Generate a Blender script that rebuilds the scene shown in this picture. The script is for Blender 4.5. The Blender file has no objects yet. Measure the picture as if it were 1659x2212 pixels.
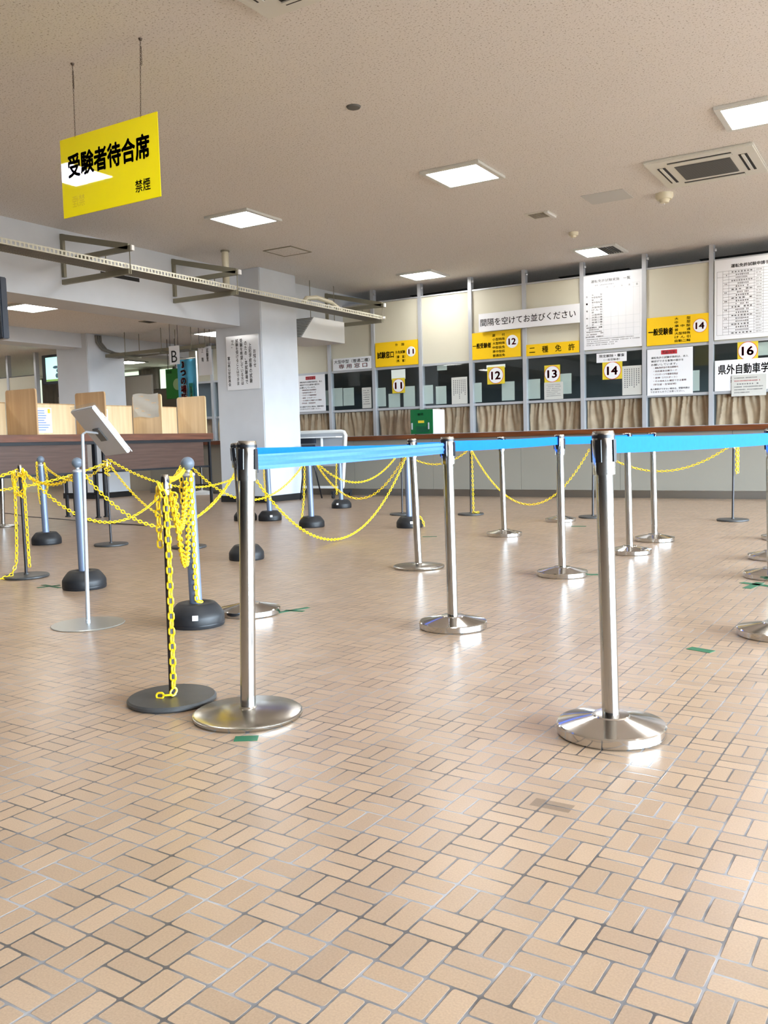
import bpy, bmesh, math, random
from mathutils import Vector, Matrix
R = math.radians
S = bpy.context.scene
COL = S.collection
random.seed(7)


def lin(r, g, b):
    def f(c):
        c /= 255.0
        return c / 12.92 if c <= 0.04045 else ((c + 0.055) / 1.055) ** 2.4
    return (f(r), f(g), f(b), 1.0)


# ------------------------------------------------------------------ camera
cam_d = bpy.data.cameras.new('camera')
cam = bpy.data.objects.new('camera', cam_d)
COL.objects.link(cam)
F_PX, PITCH, ROLL, YAW = 1900.0, 0.0800006, -0.0267631, 0.5483140
cy_, sy_ = math.cos(YAW), math.sin(YAW)
fw = Vector((-sy_ * math.cos(PITCH), cy_ * math.cos(PITCH), -math.sin(PITCH)))
rt = Vector((cy_, sy_, 0))
up = rt.cross(fw)
r2 = rt * math.cos(ROLL) + up * math.sin(ROLL)
u2 = -rt * math.sin(ROLL) + up * math.cos(ROLL)
M3 = Matrix((r2, u2, -fw)).transposed()
cam.matrix_world = Matrix.Translation((0, 0, 0.9)) @ M3.to_4x4()
cam_d.sensor_fit = 'HORIZONTAL'
cam_d.sensor_width = 36.0
cam_d.lens = F_PX / 1659.0 * 36.0
cam_d.clip_end = 200
S.camera = cam

# ------------------------------------------------------------------ view + world
S.view_settings.view_transform = 'Standard'
S.view_settings.look = 'None'
S.view_settings.gamma = 1.0
S.view_settings.use_curve_mapping = False
S.view_settings.exposure = 1.05
S.cycles.use_denoising = True
S.cycles.max_bounces = 8
S.cycles.diffuse_bounces = 4
S.cycles.glossy_bounces = 4
S.cycles.sample_clamp_indirect = 8.0
S.cycles.caustics_reflective = False
S.cycles.caustics_refractive = False
wd = bpy.data.worlds.new('daylight')
S.world = wd
wd.use_nodes = True
_nt = wd.node_tree
_bg = _nt.nodes['Background']
_tc = _nt.nodes.new('ShaderNodeTexCoord')
_sp = _nt.nodes.new('ShaderNodeSeparateXYZ')
_cr = _nt.nodes.new('ShaderNodeValToRGB')
_mr = _nt.nodes.new('ShaderNodeMapRange')
_mr.inputs[1].default_value, _mr.inputs[2].default_value = -0.10, 0.10
_nt.links.new(_tc.outputs['Generated'], _sp.inputs[0])
_nt.links.new(_sp.outputs[2], _mr.inputs[0])
_nt.links.new(_mr.outputs[0], _cr.inputs[0])
_cr.color_ramp.elements[0].position, _cr.color_ramp.elements[0].color = 0.42, (0.08, 0.08, 0.078, 1)   # pavement outside
_cr.color_ramp.elements[1].position, _cr.color_ramp.elements[1].color = 0.58, (0.70, 0.86, 1.0, 1)      # overcast sky
_nt.links.new(_cr.outputs[0], _bg.inputs[0])
_bg.inputs[1].default_value = 30.0

PANEL_GLOW = 15.0
ROOM_X1, ROOM_Y0 = 8.5, -5.0
WIN_Y = (-2.9, 0.6, 4.1, 7.6, 11.1)          # centres of the windows in the right-hand wall
WIN_HW, WIN_Z0, WIN_Z1 = 1.5, 0.28, 2.92
for yy in WIN_Y:                              # window portals, so the sky outside is sampled well
    d = bpy.data.lights.new('window_daylight', 'AREA')
    d.shape = 'RECTANGLE'
    d.size, d.size_y = WIN_Z1 - WIN_Z0, WIN_HW * 2
    d.cycles.is_portal = True
    o = bpy.data.objects.new('window_daylight', d)
    COL.objects.link(o)
    o.location = (ROOM_X1 + 0.1, yy, (WIN_Z0 + WIN_Z1) / 2)
    o.rotation_euler = (0, R(90), 0)


# ------------------------------------------------------------------ materials
def nd(nt, t, **kw):
    n = nt.nodes.new(t)
    for k, v in kw.items():
        setattr(n, k, v)
    return n


def base_mat(name):
    m = bpy.data.materials.new(name)
    m.use_nodes = True
    return m, m.node_tree, m.node_tree.nodes['Principled BSDF']


def mat(name, col, rough=0.5, metal=0.0, spec=0.5, noise=0.0, nscale=20.0, bump=0.0, bscale=200.0, coat=0.0, aniso=0.0):
    m, nt, b = base_mat(name)
    b.inputs['Base Color'].default_value = col
    b.inputs['Roughness'].default_value = rough
    b.inputs['Metallic'].default_value = metal
    b.inputs['Specular IOR Level'].default_value = spec
    b.inputs['Coat Weight'].default_value = coat
    b.inputs['Anisotropic'].default_value = aniso
    if noise or bump:
        tc = nd(nt, 'ShaderNodeTexCoord')
    if noise:
        n = nd(nt, 'ShaderNodeTexNoise')
        n.inputs['Scale'].default_value = nscale
        n.inputs['Detail'].default_value = 4
        nt.links.new(tc.outputs['Object'], n.inputs['Vector'])
        mr = nd(nt, 'ShaderNodeMapRange')
        mr.inputs[1].default_value, mr.inputs[2].default_value = 0.3, 0.7
        mr.inputs[3].default_value, mr.inputs[4].default_value = 1 - noise, 1 + noise
        nt.links.new(n.outputs['Fac'], mr.inputs[0])
        mx = nd(nt, 'ShaderNodeVectorMath', operation='SCALE')
        mx.inputs[0].default_value = col[:3]
        nt.links.new(mr.outputs[0], mx.inputs['Scale'])
        nt.links.new(mx.outputs[0], b.inputs['Base Color'])
    if bump:
        n2 = nd(nt, 'ShaderNodeTexNoise')
        n2.inputs['Scale'].default_value = bscale
        nt.links.new(tc.outputs['Object'], n2.inputs['Vector'])
        bp = nd(nt, 'ShaderNodeBump')
        bp.inputs['Strength'].default_value = bump
        bp.inputs['Distance'].default_value = 0.002
        nt.links.new(n2.outputs['Fac'], bp.inputs['Height'])
        nt.links.new(bp.outputs[0], b.inputs['Normal'])
    return m


def wood_mat(name, c0, c1, rough=0.45, axis=1, scale=6.0):
    m, nt, b = base_mat(name)
    tc = nd(nt, 'ShaderNodeTexCoord')
    mp = nd(nt, 'ShaderNodeMapping')
    sc = [scale * 6] * 3
    sc[axis] = scale * 0.35
    mp.inputs['Scale'].default_value = sc
    nt.links.new(tc.outputs['Object'], mp.inputs[0])
    n = nd(nt, 'ShaderNodeTexNoise')
    n.inputs['Scale'].default_value = 1.0
    n.inputs['Detail'].default_value = 6
    nt.links.new(mp.outputs[0], n.inputs['Vector'])
    cr = nd(nt, 'ShaderNodeValToRGB')
    cr.color_ramp.elements[0].position, cr.color_ramp.elements[0].color = 0.3, c0
    cr.color_ramp.elements[1].position, cr.color_ramp.elements[1].color = 0.7, c1
    nt.links.new(n.outputs['Fac'], cr.inputs[0])
    nt.links.new(cr.outputs[0], b.inputs['Base Color'])
    b.inputs['Roughness'].default_value = rough
    return m


def emit_mat(name, col, strength):
    m, nt, b = base_mat(name)
    b.inputs['Base Color'].default_value = col
    b.inputs['Emission Color'].default_value = col
    b.inputs['Emission Strength'].default_value = strength
    return m


def glass_mat(name, tint=(0.8, 0.85, 0.85, 1), refl=0.06):
    m = bpy.data.materials.new(name)
    m.use_nodes = True
    nt = m.node_tree
    nt.nodes.clear()
    out = nd(nt, 'ShaderNodeOutputMaterial')
    mx = nd(nt, 'ShaderNodeMixShader')
    tr = nd(nt, 'ShaderNodeBsdfTransparent')
    tr.inputs[0].default_value = tint
    gl = nd(nt, 'ShaderNodeBsdfGlossy')
    gl.inputs['Roughness'].default_value = 0.02
    lw = nd(nt, 'ShaderNodeLayerWeight')
    lw.inputs[0].default_value = 0.5
    pw = nd(nt, 'ShaderNodeMath', operation='POWER')
    pw.inputs[1].default_value = 5.0
    nt.links.new(lw.outputs['Facing'], pw.inputs[0])
    ad = nd(nt, 'ShaderNodeMath', operation='MULTIPLY_ADD')       # Schlick reflectance, the same from both sides
    ad.inputs[1].default_value = 1.0 - refl
    ad.inputs[2].default_value = refl
    nt.links.new(pw.outputs[0], ad.inputs[0])
    nt.links.new(ad.outputs[0], mx.inputs[0])
    nt.links.new(tr.outputs[0], mx.inputs[1])
    nt.links.new(gl.outputs[0], mx.inputs[2])
    nt.links.new(mx.outputs[0], out.inputs[0])
    return m


def floor_mat():
    m, nt, b = base_mat('basketweave_brick')
    L = nt.links.new
    cell = 0.1011

    def math_(op, a, bb=None, c=None):
        n = nd(nt, 'ShaderNodeMath', operation=op)
        for i, v in enumerate((a, bb, c)):
            if v is None:
                continue
            if isinstance(v, (int, float)):
                n.inputs[i].default_value = v
            else:
                L(v, n.inputs[i])
        return n.outputs[0]
    geo = nd(nt, 'ShaderNodeNewGeometry')
    # tile grid is turned about 1.4 degrees against the counter
    mp = nd(nt, 'ShaderNodeMapping', vector_type='TEXTURE')
    mp.inputs['Rotation'].default_value = (0, 0, R(-1.4))
    mp.inputs['Location'].default_value = (-0.488, 1.326, 0)
    mp.inputs['Scale'].default_value = (cell, cell, 1)
    L(geo.outputs['Position'], mp.inputs[0])
    sp = nd(nt, 'ShaderNodeSeparateXYZ')
    L(mp.outputs[0], sp.inputs[0])
    u, v = sp.outputs[0], sp.outputs[1]
    iu, iv = math_('FLOOR', u), math_('FLOOR', v)
    fu, fv = math_('SUBTRACT', u, iu), math_('SUBTRACT', v, iv)
    par = math_('FLOORED_MODULO', math_('ADD', iu, iv), 2.0)       # 0/1

    def mix(f, a, bb):
        return math_('ADD', math_('MULTIPLY', a, math_('SUBTRACT', 1.0, f)), math_('MULTIPLY', bb, f))
    s_split = mix(par, fu, fv)
    s_long = mix(par, fv, fu)
    two = math_('MULTIPLY', s_split, 2.0)
    half = math_('FLOOR', two)
    sf = math_('SUBTRACT', two, half)
    dx = math_('MULTIPLY', math_('MINIMUM', sf, math_('SUBTRACT', 1.0, sf)), cell / 2)
    dy = math_('MULTIPLY', math_('MINIMUM', s_long, math_('SUBTRACT', 1.0, s_long)), cell)
    rr = 0.008
    ax = math_('MAXIMUM', math_('SUBTRACT', rr, dx), 0.0)
    ay = math_('MAXIMUM', math_('SUBTRACT', rr, dy), 0.0)
    ln = math_('SQRT', math_('ADD', math_('MULTIPLY', ax, ax), math_('MULTIPLY', ay, ay)))
    dist = math_('SUBTRACT', rr, ln)
    nj = nd(nt, 'ShaderNodeTexNoise')
    nj.inputs['Scale'].default_value = 90
    L(geo.outputs['Position'], nj.inputs['Vector'])
    dist2 = math_('ADD', dist, math_('MULTIPLY', math_('SUBTRACT', nj.outputs['Fac'], 0.5), 0.0016))
    mr = nd(nt, 'ShaderNodeMapRange', interpolation_type='SMOOTHSTEP')
    mr.inputs[1].default_value, mr.inputs[2].default_value = 0.0017, 0.0031
    L(dist2, mr.inputs[0])
    face = mr.outputs[0]                                             # 1 on the brick, 0 in the joint
    # a colour of its own for every brick
    cb = nd(nt, 'ShaderNodeCombineXYZ')
    L(iu, cb.inputs[0]); L(iv, cb.inputs[1]); L(half, cb.inputs[2])
    wn = nd(nt, 'ShaderNodeTexWhiteNoise', noise_dimensions='3D')
    L(cb.outputs[0], wn.inputs['Vector'])
    cr = nd(nt, 'ShaderNodeValToRGB')
    e = cr.color_ramp.elements
    e[0].position, e[0].color = 0.0, lin(170, 146, 123)
    e[1].position, e[1].color = 1.0, lin(186, 161, 136)
    e2 = cr.color_ramp.elements.new(0.55)
    e2.color = lin(179, 154, 129)
    L(wn.outputs['Value'], cr.inputs[0])
    n1 = nd(nt, 'ShaderNodeTexNoise')
    n1.inputs['Scale'].default_value, n1.inputs['Detail'].default_value = 260, 3
    L(geo.outputs['Position'], n1.inputs['Vector'])
    n2 = nd(nt, 'ShaderNodeTexNoise')
    n2.inputs['Scale'].default_value, n2.inputs['Detail'].default_value = 2.2, 2
    L(geo.outputs['Position'], n2.inputs['Vector'])
    gr = nd(nt, 'ShaderNodeMapRange')
    gr.inputs[1].default_value, gr.inputs[2].default_value, gr.inputs[3].default_value, gr.inputs[4].default_value = 0.3, 0.7, 0.9, 1.08
    L(n1.outputs['Fac'], gr.inputs[0])
    wr = nd(nt, 'ShaderNodeMapRange')
    wr.inputs[1].default_value, wr.inputs[2].default_value, wr.inputs[3].default_value, wr.inputs[4].default_value = 0.15, 0.85, 0.93, 1.04
    L(n2.outputs['Fac'], wr.inputs[0])
    tone = math_('MULTIPLY', gr.outputs[0], wr.outputs[0])
    # the worn, filled-in brick right of the middle
    P = nd(nt, 'ShaderNodeSeparateXYZ')
    L(geo.outputs['Position'], P.inputs[0])
    px = math_('ABSOLUTE', math_('ADD', P.outputs[0], 0.755))
    py = math_('ABSOLUTE', math_('SUBTRACT', P.outputs[1], 1.99))
    worn = math_('MULTIPLY', math_('LESS_THAN', px, 0.05), math_('LESS_THAN', py, 0.024))
    tone = math_('MULTIPLY', tone, math_('SUBTRACT', 1.0, math_('MULTIPLY', worn, 0.42)))
    vs = nd(nt, 'ShaderNodeVectorMath', operation='SCALE')
    L(cr.outputs[0], vs.inputs[0]); L(tone, vs.inputs['Scale'])
    # joints: pale grey mortar with dirty stretches
    n3 = nd(nt, 'ShaderNodeTexNoise')
    n3.inputs['Scale'].default_value, n3.inputs['Detail'].default_value = 5.5, 4
    L(geo.outputs['Position'], n3.inputs['Vector'])
    c3 = nd(nt, 'ShaderNodeValToRGB')
    c3.color_ramp.elements[0].position, c3.color_ramp.elements[0].color = 0.42, lin(90, 87, 86)
    c3.color_ramp.elements[1].position, c3.color_ramp.elements[1].color = 0.66, lin(164, 165, 170)
    L(n3.outputs['Fac'], c3.inputs[0])
    mxc = nd(nt, 'ShaderNodeMix', data_type='RGBA')
    L(face, mxc.inputs[0]); L(c3.outputs[0], mxc.inputs[6]); L(vs.outputs[0], mxc.inputs[7])
    L(mxc.outputs[2], b.inputs['Base Color'])
    b.inputs['Roughness'].default_value = 0.30
    b.inputs['Specular IOR Level'].default_value = 0.45
    hgt = math_('ADD', face, math_('MULTIPLY', n1.outputs['Fac'], 0.12))
    bp = nd(nt, 'ShaderNodeBump')
    bp.inputs['Strength'].default_value = 0.35
    bp.inputs['Distance'].default_value = 0.0012
    L(hgt, bp.inputs['Height'])
    L(bp.outputs[0], b.inputs['Normal'])
    return m


def ceiling_mat():
    m, nt, b = base_mat('rockwool_tile')
    L = nt.links.new
    geo = nd(nt, 'ShaderNodeNewGeometry')
    vo = nd(nt, 'ShaderNodeTexNoise')
    vo.inputs['Scale'].default_value, vo.inputs['Detail'].default_value = 70, 2
    L(geo.outputs['Position'], vo.inputs['Vector'])
    cr = nd(nt, 'ShaderNodeValToRGB')
    cr.color_ramp.elements[0].position, cr.color_ramp.elements[0].color = 0.33, lin(182, 175, 168)
    cr.color_ramp.elements[1].position, cr.color_ramp.elements[1].color = 0.41, lin(232, 229, 226)
    L(vo.outputs['Fac'], cr.inputs[0])
    n2 = nd(nt, 'ShaderNodeTexNoise')
    n2.inputs['Scale'].default_value = 160
    L(geo.outputs['Position'], n2.inputs['Vector'])
    mr = nd(nt, 'ShaderNodeMapRange')
    mr.inputs[1].default_value, mr.inputs[2].default_value, mr.inputs[3].default_value, mr.inputs[4].default_value = 0.3, 0.7, 0.93, 1.05
    L(n2.outputs['Fac'], mr.inputs[0])
    vs = nd(nt, 'ShaderNodeVectorMath', operation='SCALE')
    L(cr.outputs[0], vs.inputs[0]); L(mr.outputs[0], vs.inputs['Scale'])
    L(vs.outputs[0], b.inputs['Base Color'])
    b.inputs['Roughness'].default_value = 0.95
    b.inputs['Specular IOR Level'].default_value = 0.1
    bp = nd(nt, 'ShaderNodeBump')
    bp.inputs['Strength'].default_value = 0.5
    bp.inputs['Distance'].default_value = 0.003
    L(vo.outputs['Fac'], bp.inputs['Height'])
    L(bp.outputs[0], b.inputs['Normal'])
    return m


M = {}
M['floor'] = floor_mat()
M['ceiling'] = ceiling_mat()
M['wall'] = mat('wall_paint', lin(210, 215, 222), 0.7, noise=0.03, nscale=3)
M['office'] = mat('office_wall', lin(126, 134, 136), 0.8, noise=0.05, nscale=3)
M['rear'] = mat('dark_rear_panelling', lin(54, 47, 42), 0.6, noise=0.05, nscale=2)
M['cream'] = mat('cream_panel', lin(212, 208, 190), 0.5, noise=0.02, nscale=2)
M['greige'] = mat('greige_panel', lin(162, 156, 144), 0.55, noise=0.03, nscale=2)
M['kick'] = mat('counter_front_laminate', lin(142, 138, 128), 0.42, noise=0.02, nscale=2)
M['steel_dull'] = mat('dull_steel', (0.34, 0.33, 0.31, 1), 0.35, 1.0)
M['black_base'] = mat('black_skirting', lin(30, 30, 31), 0.45)
M['alu'] = mat('aluminium_mullion', lin(196, 200, 206), 0.38, 0.35)
M['counter_wood'] = wood_mat('counter_edge_wood', lin(78, 40, 18), lin(122, 66, 30), 0.35, axis=0)
M['table_wood'] = wood_mat('dark_table_wood', lin(84, 50, 36), lin(122, 76, 56), 0.35, axis=1)
M['modesty'] = wood_mat('brown_modesty_panel', lin(72, 52, 44), lin(92, 68, 58), 0.4, axis=1)
M['ply'] = wood_mat('plywood', lin(226, 194, 148), lin(242, 214, 172), 0.5, axis=2, scale=3)
M['ply_dark'] = wood_mat('brown_board', lin(186, 148, 106), lin(204, 168, 124), 0.5, axis=2, scale=3)
M['chrome'] = mat('polished_steel', (0.62, 0.61, 0.60, 1), 0.11, 1.0)
M['brushed'] = mat('brushed_steel', (0.50, 0.50, 0.49, 1), 0.12, 1.0)
M['brushed_dark'] = mat('brushed_base_steel', (0.50, 0.49, 0.46, 1), 0.22, 1.0, aniso=0.6)
M['black_plastic'] = mat('black_plastic', lin(24, 26, 32), 0.35)
M['belt'] = mat('blue_webbing', lin(0, 104, 236), 0.7, spec=0.2, noise=0.05, nscale=60)
M['belt_sheen'] = mat('sheen_blue_webbing', lin(66, 122, 216), 0.5, noise=0.05, nscale=60)  # same webbing as the other belts, grazing sheen put into a paler colour
M['chain'] = mat('yellow_plastic', lin(255, 214, 30), 0.38)
M['blue_grey'] = mat('blue_grey_tube', lin(120, 134, 160), 0.42, 0.35)
M['ball'] = mat('grey_ball', lin(104, 116, 130), 0.4)
M['rubber'] = mat('black_rubber', lin(27, 29, 33), 0.5, bump=0.15, bscale=60)
M['dark_pole'] = mat('dark_painted_steel', lin(52, 50, 54), 0.35, 0.3)
M['dark_disc'] = mat('dark_grey_disc', lin(70, 71, 72), 0.4, 0.2, noise=0.08, nscale=30)
M['white'] = mat('white_paint', lin(232, 233, 232), 0.45)
M['white_plastic'] = mat('white_plastic', lin(222, 222, 214), 0.4)
M['ivory'] = mat('ivory_plastic', lin(226, 220, 196), 0.4)
M['tray'] = mat('galvanised_tray', lin(206, 204, 188), 0.45, 0.3)
M['tray_under'] = mat('tray_underside_mesh', lin(128, 126, 120), 0.6, 0.2)
M['bracket'] = mat('bracket_steel', lin(138, 134, 116), 0.5, 0.2)
M['yellow_sign'] = mat('yellow_acrylic', lin(255, 240, 14), 0.025, spec=0.6)
M['yellow_board'] = mat('yellow_sign_board', lin(250, 204, 12), 0.45)
M['yellow_card'] = mat('yellow_card', lin(226, 204, 50), 0.5)
M['ink'] = mat('black_ink', lin(22, 20, 22), 0.5)
M['ink_gloss'] = mat('glossy_black_ink', lin(22, 20, 22), 0.025, spec=0.6)
M['ink_grey'] = mat('grey_ink', lin(96, 98, 104), 0.6)
M['ink_red'] = mat('red_ink', lin(186, 40, 52), 0.5)
M['ink_num'] = mat('dark_red_number', lin(208, 36, 64), 0.5)
M['ink_blue'] = mat('blue_ink', lin(120, 150, 205), 0.5)
M['ink_olive'] = mat('olive_ink', lin(120, 104, 40), 0.5)
M['paper'] = mat('white_paper', lin(238, 240, 244), 0.55)
M['paper_gloss'] = mat('laminated_paper', lin(242, 245, 250), 0.12, spec=0.5)
M['paper_warm'] = mat('thin_grey_paper', lin(205, 206, 200), 0.5)
M['sheet'] = mat('pale_green_sheet', lin(236, 246, 240), 0.5)
M['green_tape'] = mat('green_cloth_tape', lin(14, 104, 72), 0.5)
M['green_box'] = mat('green_box_face', lin(6, 104, 56), 0.25)
M['glass'] = glass_mat('counter_glass', (0.90, 0.93, 0.93, 1), 0.04)
M['glass_low'] = glass_mat('low_counter_glass', (0.97, 0.975, 0.97, 1), 0.04)
M['curtain'] = mat('greige_curtain', lin(196, 174, 146), 0.6, noise=0.12, nscale=9)
M['diffuser'] = emit_mat('light_diffuser', (1, 0.985, 0.95, 1), PANEL_GLOW)
M['frame_white'] = mat('lamp_frame', lin(216, 218, 214), 0.4)
M['grille_dark'] = mat('dark_grille', lin(98, 98, 96), 0.6)
M['slot'] = mat('dark_slot', lin(26, 25, 24), 0.7)
M['far_curtain_lit'] = emit_mat('backlit_blind', lin(200, 218, 196), 0.7)
M['office_fill'] = emit_mat('office_fill_glow', (0.80, 0.90, 1.0, 1), 2.0)  # glow of the added pane that lifts the office light
M['far_curtain'] = mat('brown_grey_drape', lin(112, 106, 98), 0.8, noise=0.06, nscale=6)
M['tv_screen'] = emit_mat('screen_glow', lin(150, 214, 205), 0.8)
M['tv_fig'] = emit_mat('screen_dark', lin(46, 66, 76), 0.5)
M['tv_low'] = emit_mat('screen_green', lin(100, 128, 60), 0.6)
M['blue_banner'] = mat('blue_banner_cloth', lin(92, 190, 232), 0.6, noise=0.06, nscale=5)
M['banner_red'] = mat('banner_red', lin(236, 84, 98), 0.6)
M['banner_green'] = mat('banner_green', lin(22, 120, 104), 0.6)
M['banner_tan'] = mat('banner_gold', lin(206, 186, 96), 0.6)
M['green_board'] = mat('green_board', lin(34, 112, 30), 0.4)
M['clear'] = glass_mat('clear_acrylic', (0.95, 0.97, 0.97, 1), 0.05)
M['light_steel'] = mat('matt_silver', lin(196, 200, 206), 0.4, 0.35)
M['cloth'] = mat('grey_cloth', lin(206, 204, 196), 0.6, bump=0.3, bscale=14)
M['dark_panel'] = mat('dark_navy_panel', lin(34, 40, 52), 0.3)
M['grey_panel'] = mat('grey_panel', lin(168, 172, 178), 0.5)
M['duct'] = mat('grey_duct_slats', lin(148, 146, 140), 0.55)


# ------------------------------------------------------------------ mesh helpers
class MB:
    def __init__(self):
        self.v, self.f, self.sm = [], [], []

    def add(self, vs, fs, smooth=False):
        n = len(self.v)
        self.v.extend(Vector(p) for p in vs)
        self.f.extend(tuple(n + i for i in q) for q in fs)
        self.sm.extend([smooth] * len(fs))
        return self

    def box(self, x0, x1, y0, y1, z0, z1):
        vs = [(x, y, z) for x in (x0, x1) for y in (y0, y1) for z in (z0, z1)]
        return self.add(vs, [(0, 1, 3, 2), (4, 6, 7, 5), (0, 4, 5, 1), (2, 3, 7, 6), (0, 2, 6, 4), (1, 5, 7, 3)])

    def bar(self, p, q, w, h, ref=(0, 0, 1)):
        """a straight rectangular bar from p to q, w wide and h along ref"""
        p, q, ref = Vector(p), Vector(q), Vector(ref)
        t = (q - p).normalized()
        a = t.cross(ref).normalized() * (w / 2)
        b_ = a.normalized().cross(t).normalized() * (h / 2)
        vs = []
        for c in (p, q):
            vs += [c - a - b_, c + a - b_, c + a + b_, c - a + b_]
        return self.add(vs, [(0, 3, 2, 1), (4, 5, 6, 7), (0, 1, 5, 4), (1, 2, 6, 5), (2, 3, 7, 6), (3, 0, 4, 7)])

    def cyl(self, p, q, r0, r1=None, n=24, caps=True):
        r1 = r0 if r1 is None else r1
        p, q = Vector(p), Vector(q)
        t = (q - p).normalized()
        a = t.orthogonal().normalized()
        b_ = t.cross(a)
        vs = []
        for c, r in ((p, r0), (q, r1)):
            for i in range(n):
                an = 2 * math.pi * i / n
                vs.append(c + (a * math.cos(an) + b_ * math.sin(an)) * r)
        self.add(vs, [(i, (i + 1) % n, n + (i + 1) % n, n + i) for i in range(n)], True)
        if caps:
            self.add(vs[:n], [tuple(reversed(range(n)))])
            self.add(vs[n:], [tuple(range(n))])
        return self

    def lathe(self, prof, c=(0, 0, 0), n=48, smooth=True):
        """prof = [(r, z)...] turned about the vertical through c; corners listed twice stay sharp"""
        c = Vector(c)
        for (ra, za), (rb, zb) in zip(prof, prof[1:]):
            if abs(ra - rb) < 1e-7 and abs(za - zb) < 1e-7:
                continue
            vs = []
            for r, z in ((ra, za), (rb, zb)):
                for i in range(n):
                    an = 2 * math.pi * i / n
                    vs.append(c + Vector((r * math.cos(an), r * math.sin(an), z)))
            fs = []
            for i in range(n):
                j = (i + 1) % n
                if ra < 1e-6:
                    fs.append((i, n + j, n + i))
                elif rb < 1e-6:
                    fs.append((i, j, n + i))
                else:
                    fs.append((i, j, n + j, n + i))
            self.add(vs, fs, smooth)
        return self

    def tube(self, pts, r, n=8):
        pts = [Vector(p) for p in pts]
        rings = []
        prev = None
        for i, p in enumerate(pts):
            t = (pts[min(i + 1, len(pts) - 1)] - pts[max(i - 1, 0)]).normalized()
            a = (prev - t * prev.dot(t)).normalized() if prev is not None else t.orthogonal().normalized()
            prev = a
            b_ = t.cross(a)
            rings.append([p + (a * math.cos(2 * math.pi * k / n) + b_ * math.sin(2 * math.pi * k / n)) * r for k in range(n)])
        vs = [v for rg in rings for v in rg]
        fs = []
        for i in range(len(pts) - 1):
            for k in range(n):
                fs.append((i * n + k, i * n + (k + 1) % n, (i + 1) * n + (k + 1) % n, (i + 1) * n + k))
        self.add(vs, fs, True)
        self.add(rings[0], [tuple(reversed(range(n)))])
        self.add(rings[-1], [tuple(range(n))])
        return self

    def prism(self, pts, axis, a, b_):
        """closed outline pts (2-D) pushed along axis 0/1/2 from a to b_"""
        def p3(p, d):
            q = [0, 0, 0]
            o = [i for i in range(3) if i != axis]
            q[o[0]], q[o[1]], q[axis] = p[0], p[1], d
            return q
        n = len(pts)
        vs = [p3(p, a) for p in pts] + [p3(p, b_) for p in pts]
        fs = [tuple(range(n)), tuple(reversed(range(n, 2 * n)))]
        fs += [(i, n + i, n + (i + 1) % n, (i + 1) % n) for i in range(n)]
        return self.add(vs, fs)

    def build(self, name, m, parent=None, bevel=0.0, seg=2, weld=True):
        me = bpy.data.meshes.new(name)
        inv = wmat(parent).inverted() if parent is not None else Matrix.Identity(4)
        me.from_pydata([inv @ v for v in self.v], [], self.f)
        me.polygons.foreach_set('use_smooth', self.sm)
        bm = bmesh.new()
        bm.from_mesh(me)
        if weld:
            bmesh.ops.remove_doubles(bm, verts=bm.verts, dist=1e-6)
        bmesh.ops.recalc_face_normals(bm, faces=bm.faces)
        if bevel:
            eds = [e for e in bm.edges if len(e.link_faces) == 2 and e.calc_face_angle(0) > 0.7]
            bmesh.ops.bevel(bm, geom=eds, offset=bevel, segments=seg, affect='EDGES', clamp_overlap=True)
        for e in bm.edges:
            if len(e.link_faces) == 2 and e.calc_face_angle(0) > 0.6:
                e.smooth = False
        bm.to_mesh(me)
        bm.free()
        me.materials.append(m)
        o = bpy.data.objects.new(name, me)
        COL.objects.link(o)
        if parent is not None:
            o.parent = parent
        return o


def wmat(o):
    m = o.matrix_basis.copy()
    while o.parent is not None:
        o = o.parent
        m = o.matrix_basis @ m
    return m


def tag(o, label=None, cat=None, group=None, kind=None):
    if label:
        o['label'] = label
    if cat:
        o['category'] = cat
    if group:
        o['group'] = group
    if kind:
        o['kind'] = kind
    return o


def struct(name, mb, m, **kw):
    return tag(mb.build(name, m, **kw), kind='structure')


def thing(name, label, cat, loc=(0, 0, 0), rotz=0.0, group=None):
    o = bpy.data.objects.new(name, None)
    COL.objects.link(o)
    o.empty_display_size = 0.05
    o.location = loc
    o.rotation_euler = (0, 0, rotz)
    return tag(o, label, cat, group)


def kids(o):
    return [c for c in bpy.data.objects if c.parent == o]


def copy_tree(o, parent=None):
    c = o.copy()
    COL.objects.link(c)
    if parent is not None:
        c.parent = parent
    for k in kids(o):
        copy_tree(k, c)
    return c


def rrect(x0, x1, z0, z1, r, corners=(1, 1, 1, 1), n=6):
    """rounded rectangle outline; corners = (low-left, low-right, top-right, top-left)"""
    out = []
    cs = [(x0, z0, 180, (1, 1)), (x1, z0, 270, (-1, 1)), (x1, z1, 0, (-1, -1)), (x0, z1, 90, (1, -1))]
    for (x, z, a0, (sx, sz)), on in zip(cs, corners):
        if not on:
            out.append((x, z))
            continue
        for i in range(n + 1):
            a = R(a0 + 90 * i / n)
            out.append((x + sx * r + r * math.cos(a), z + sz * r + r * math.sin(a)))
    return out


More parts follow.
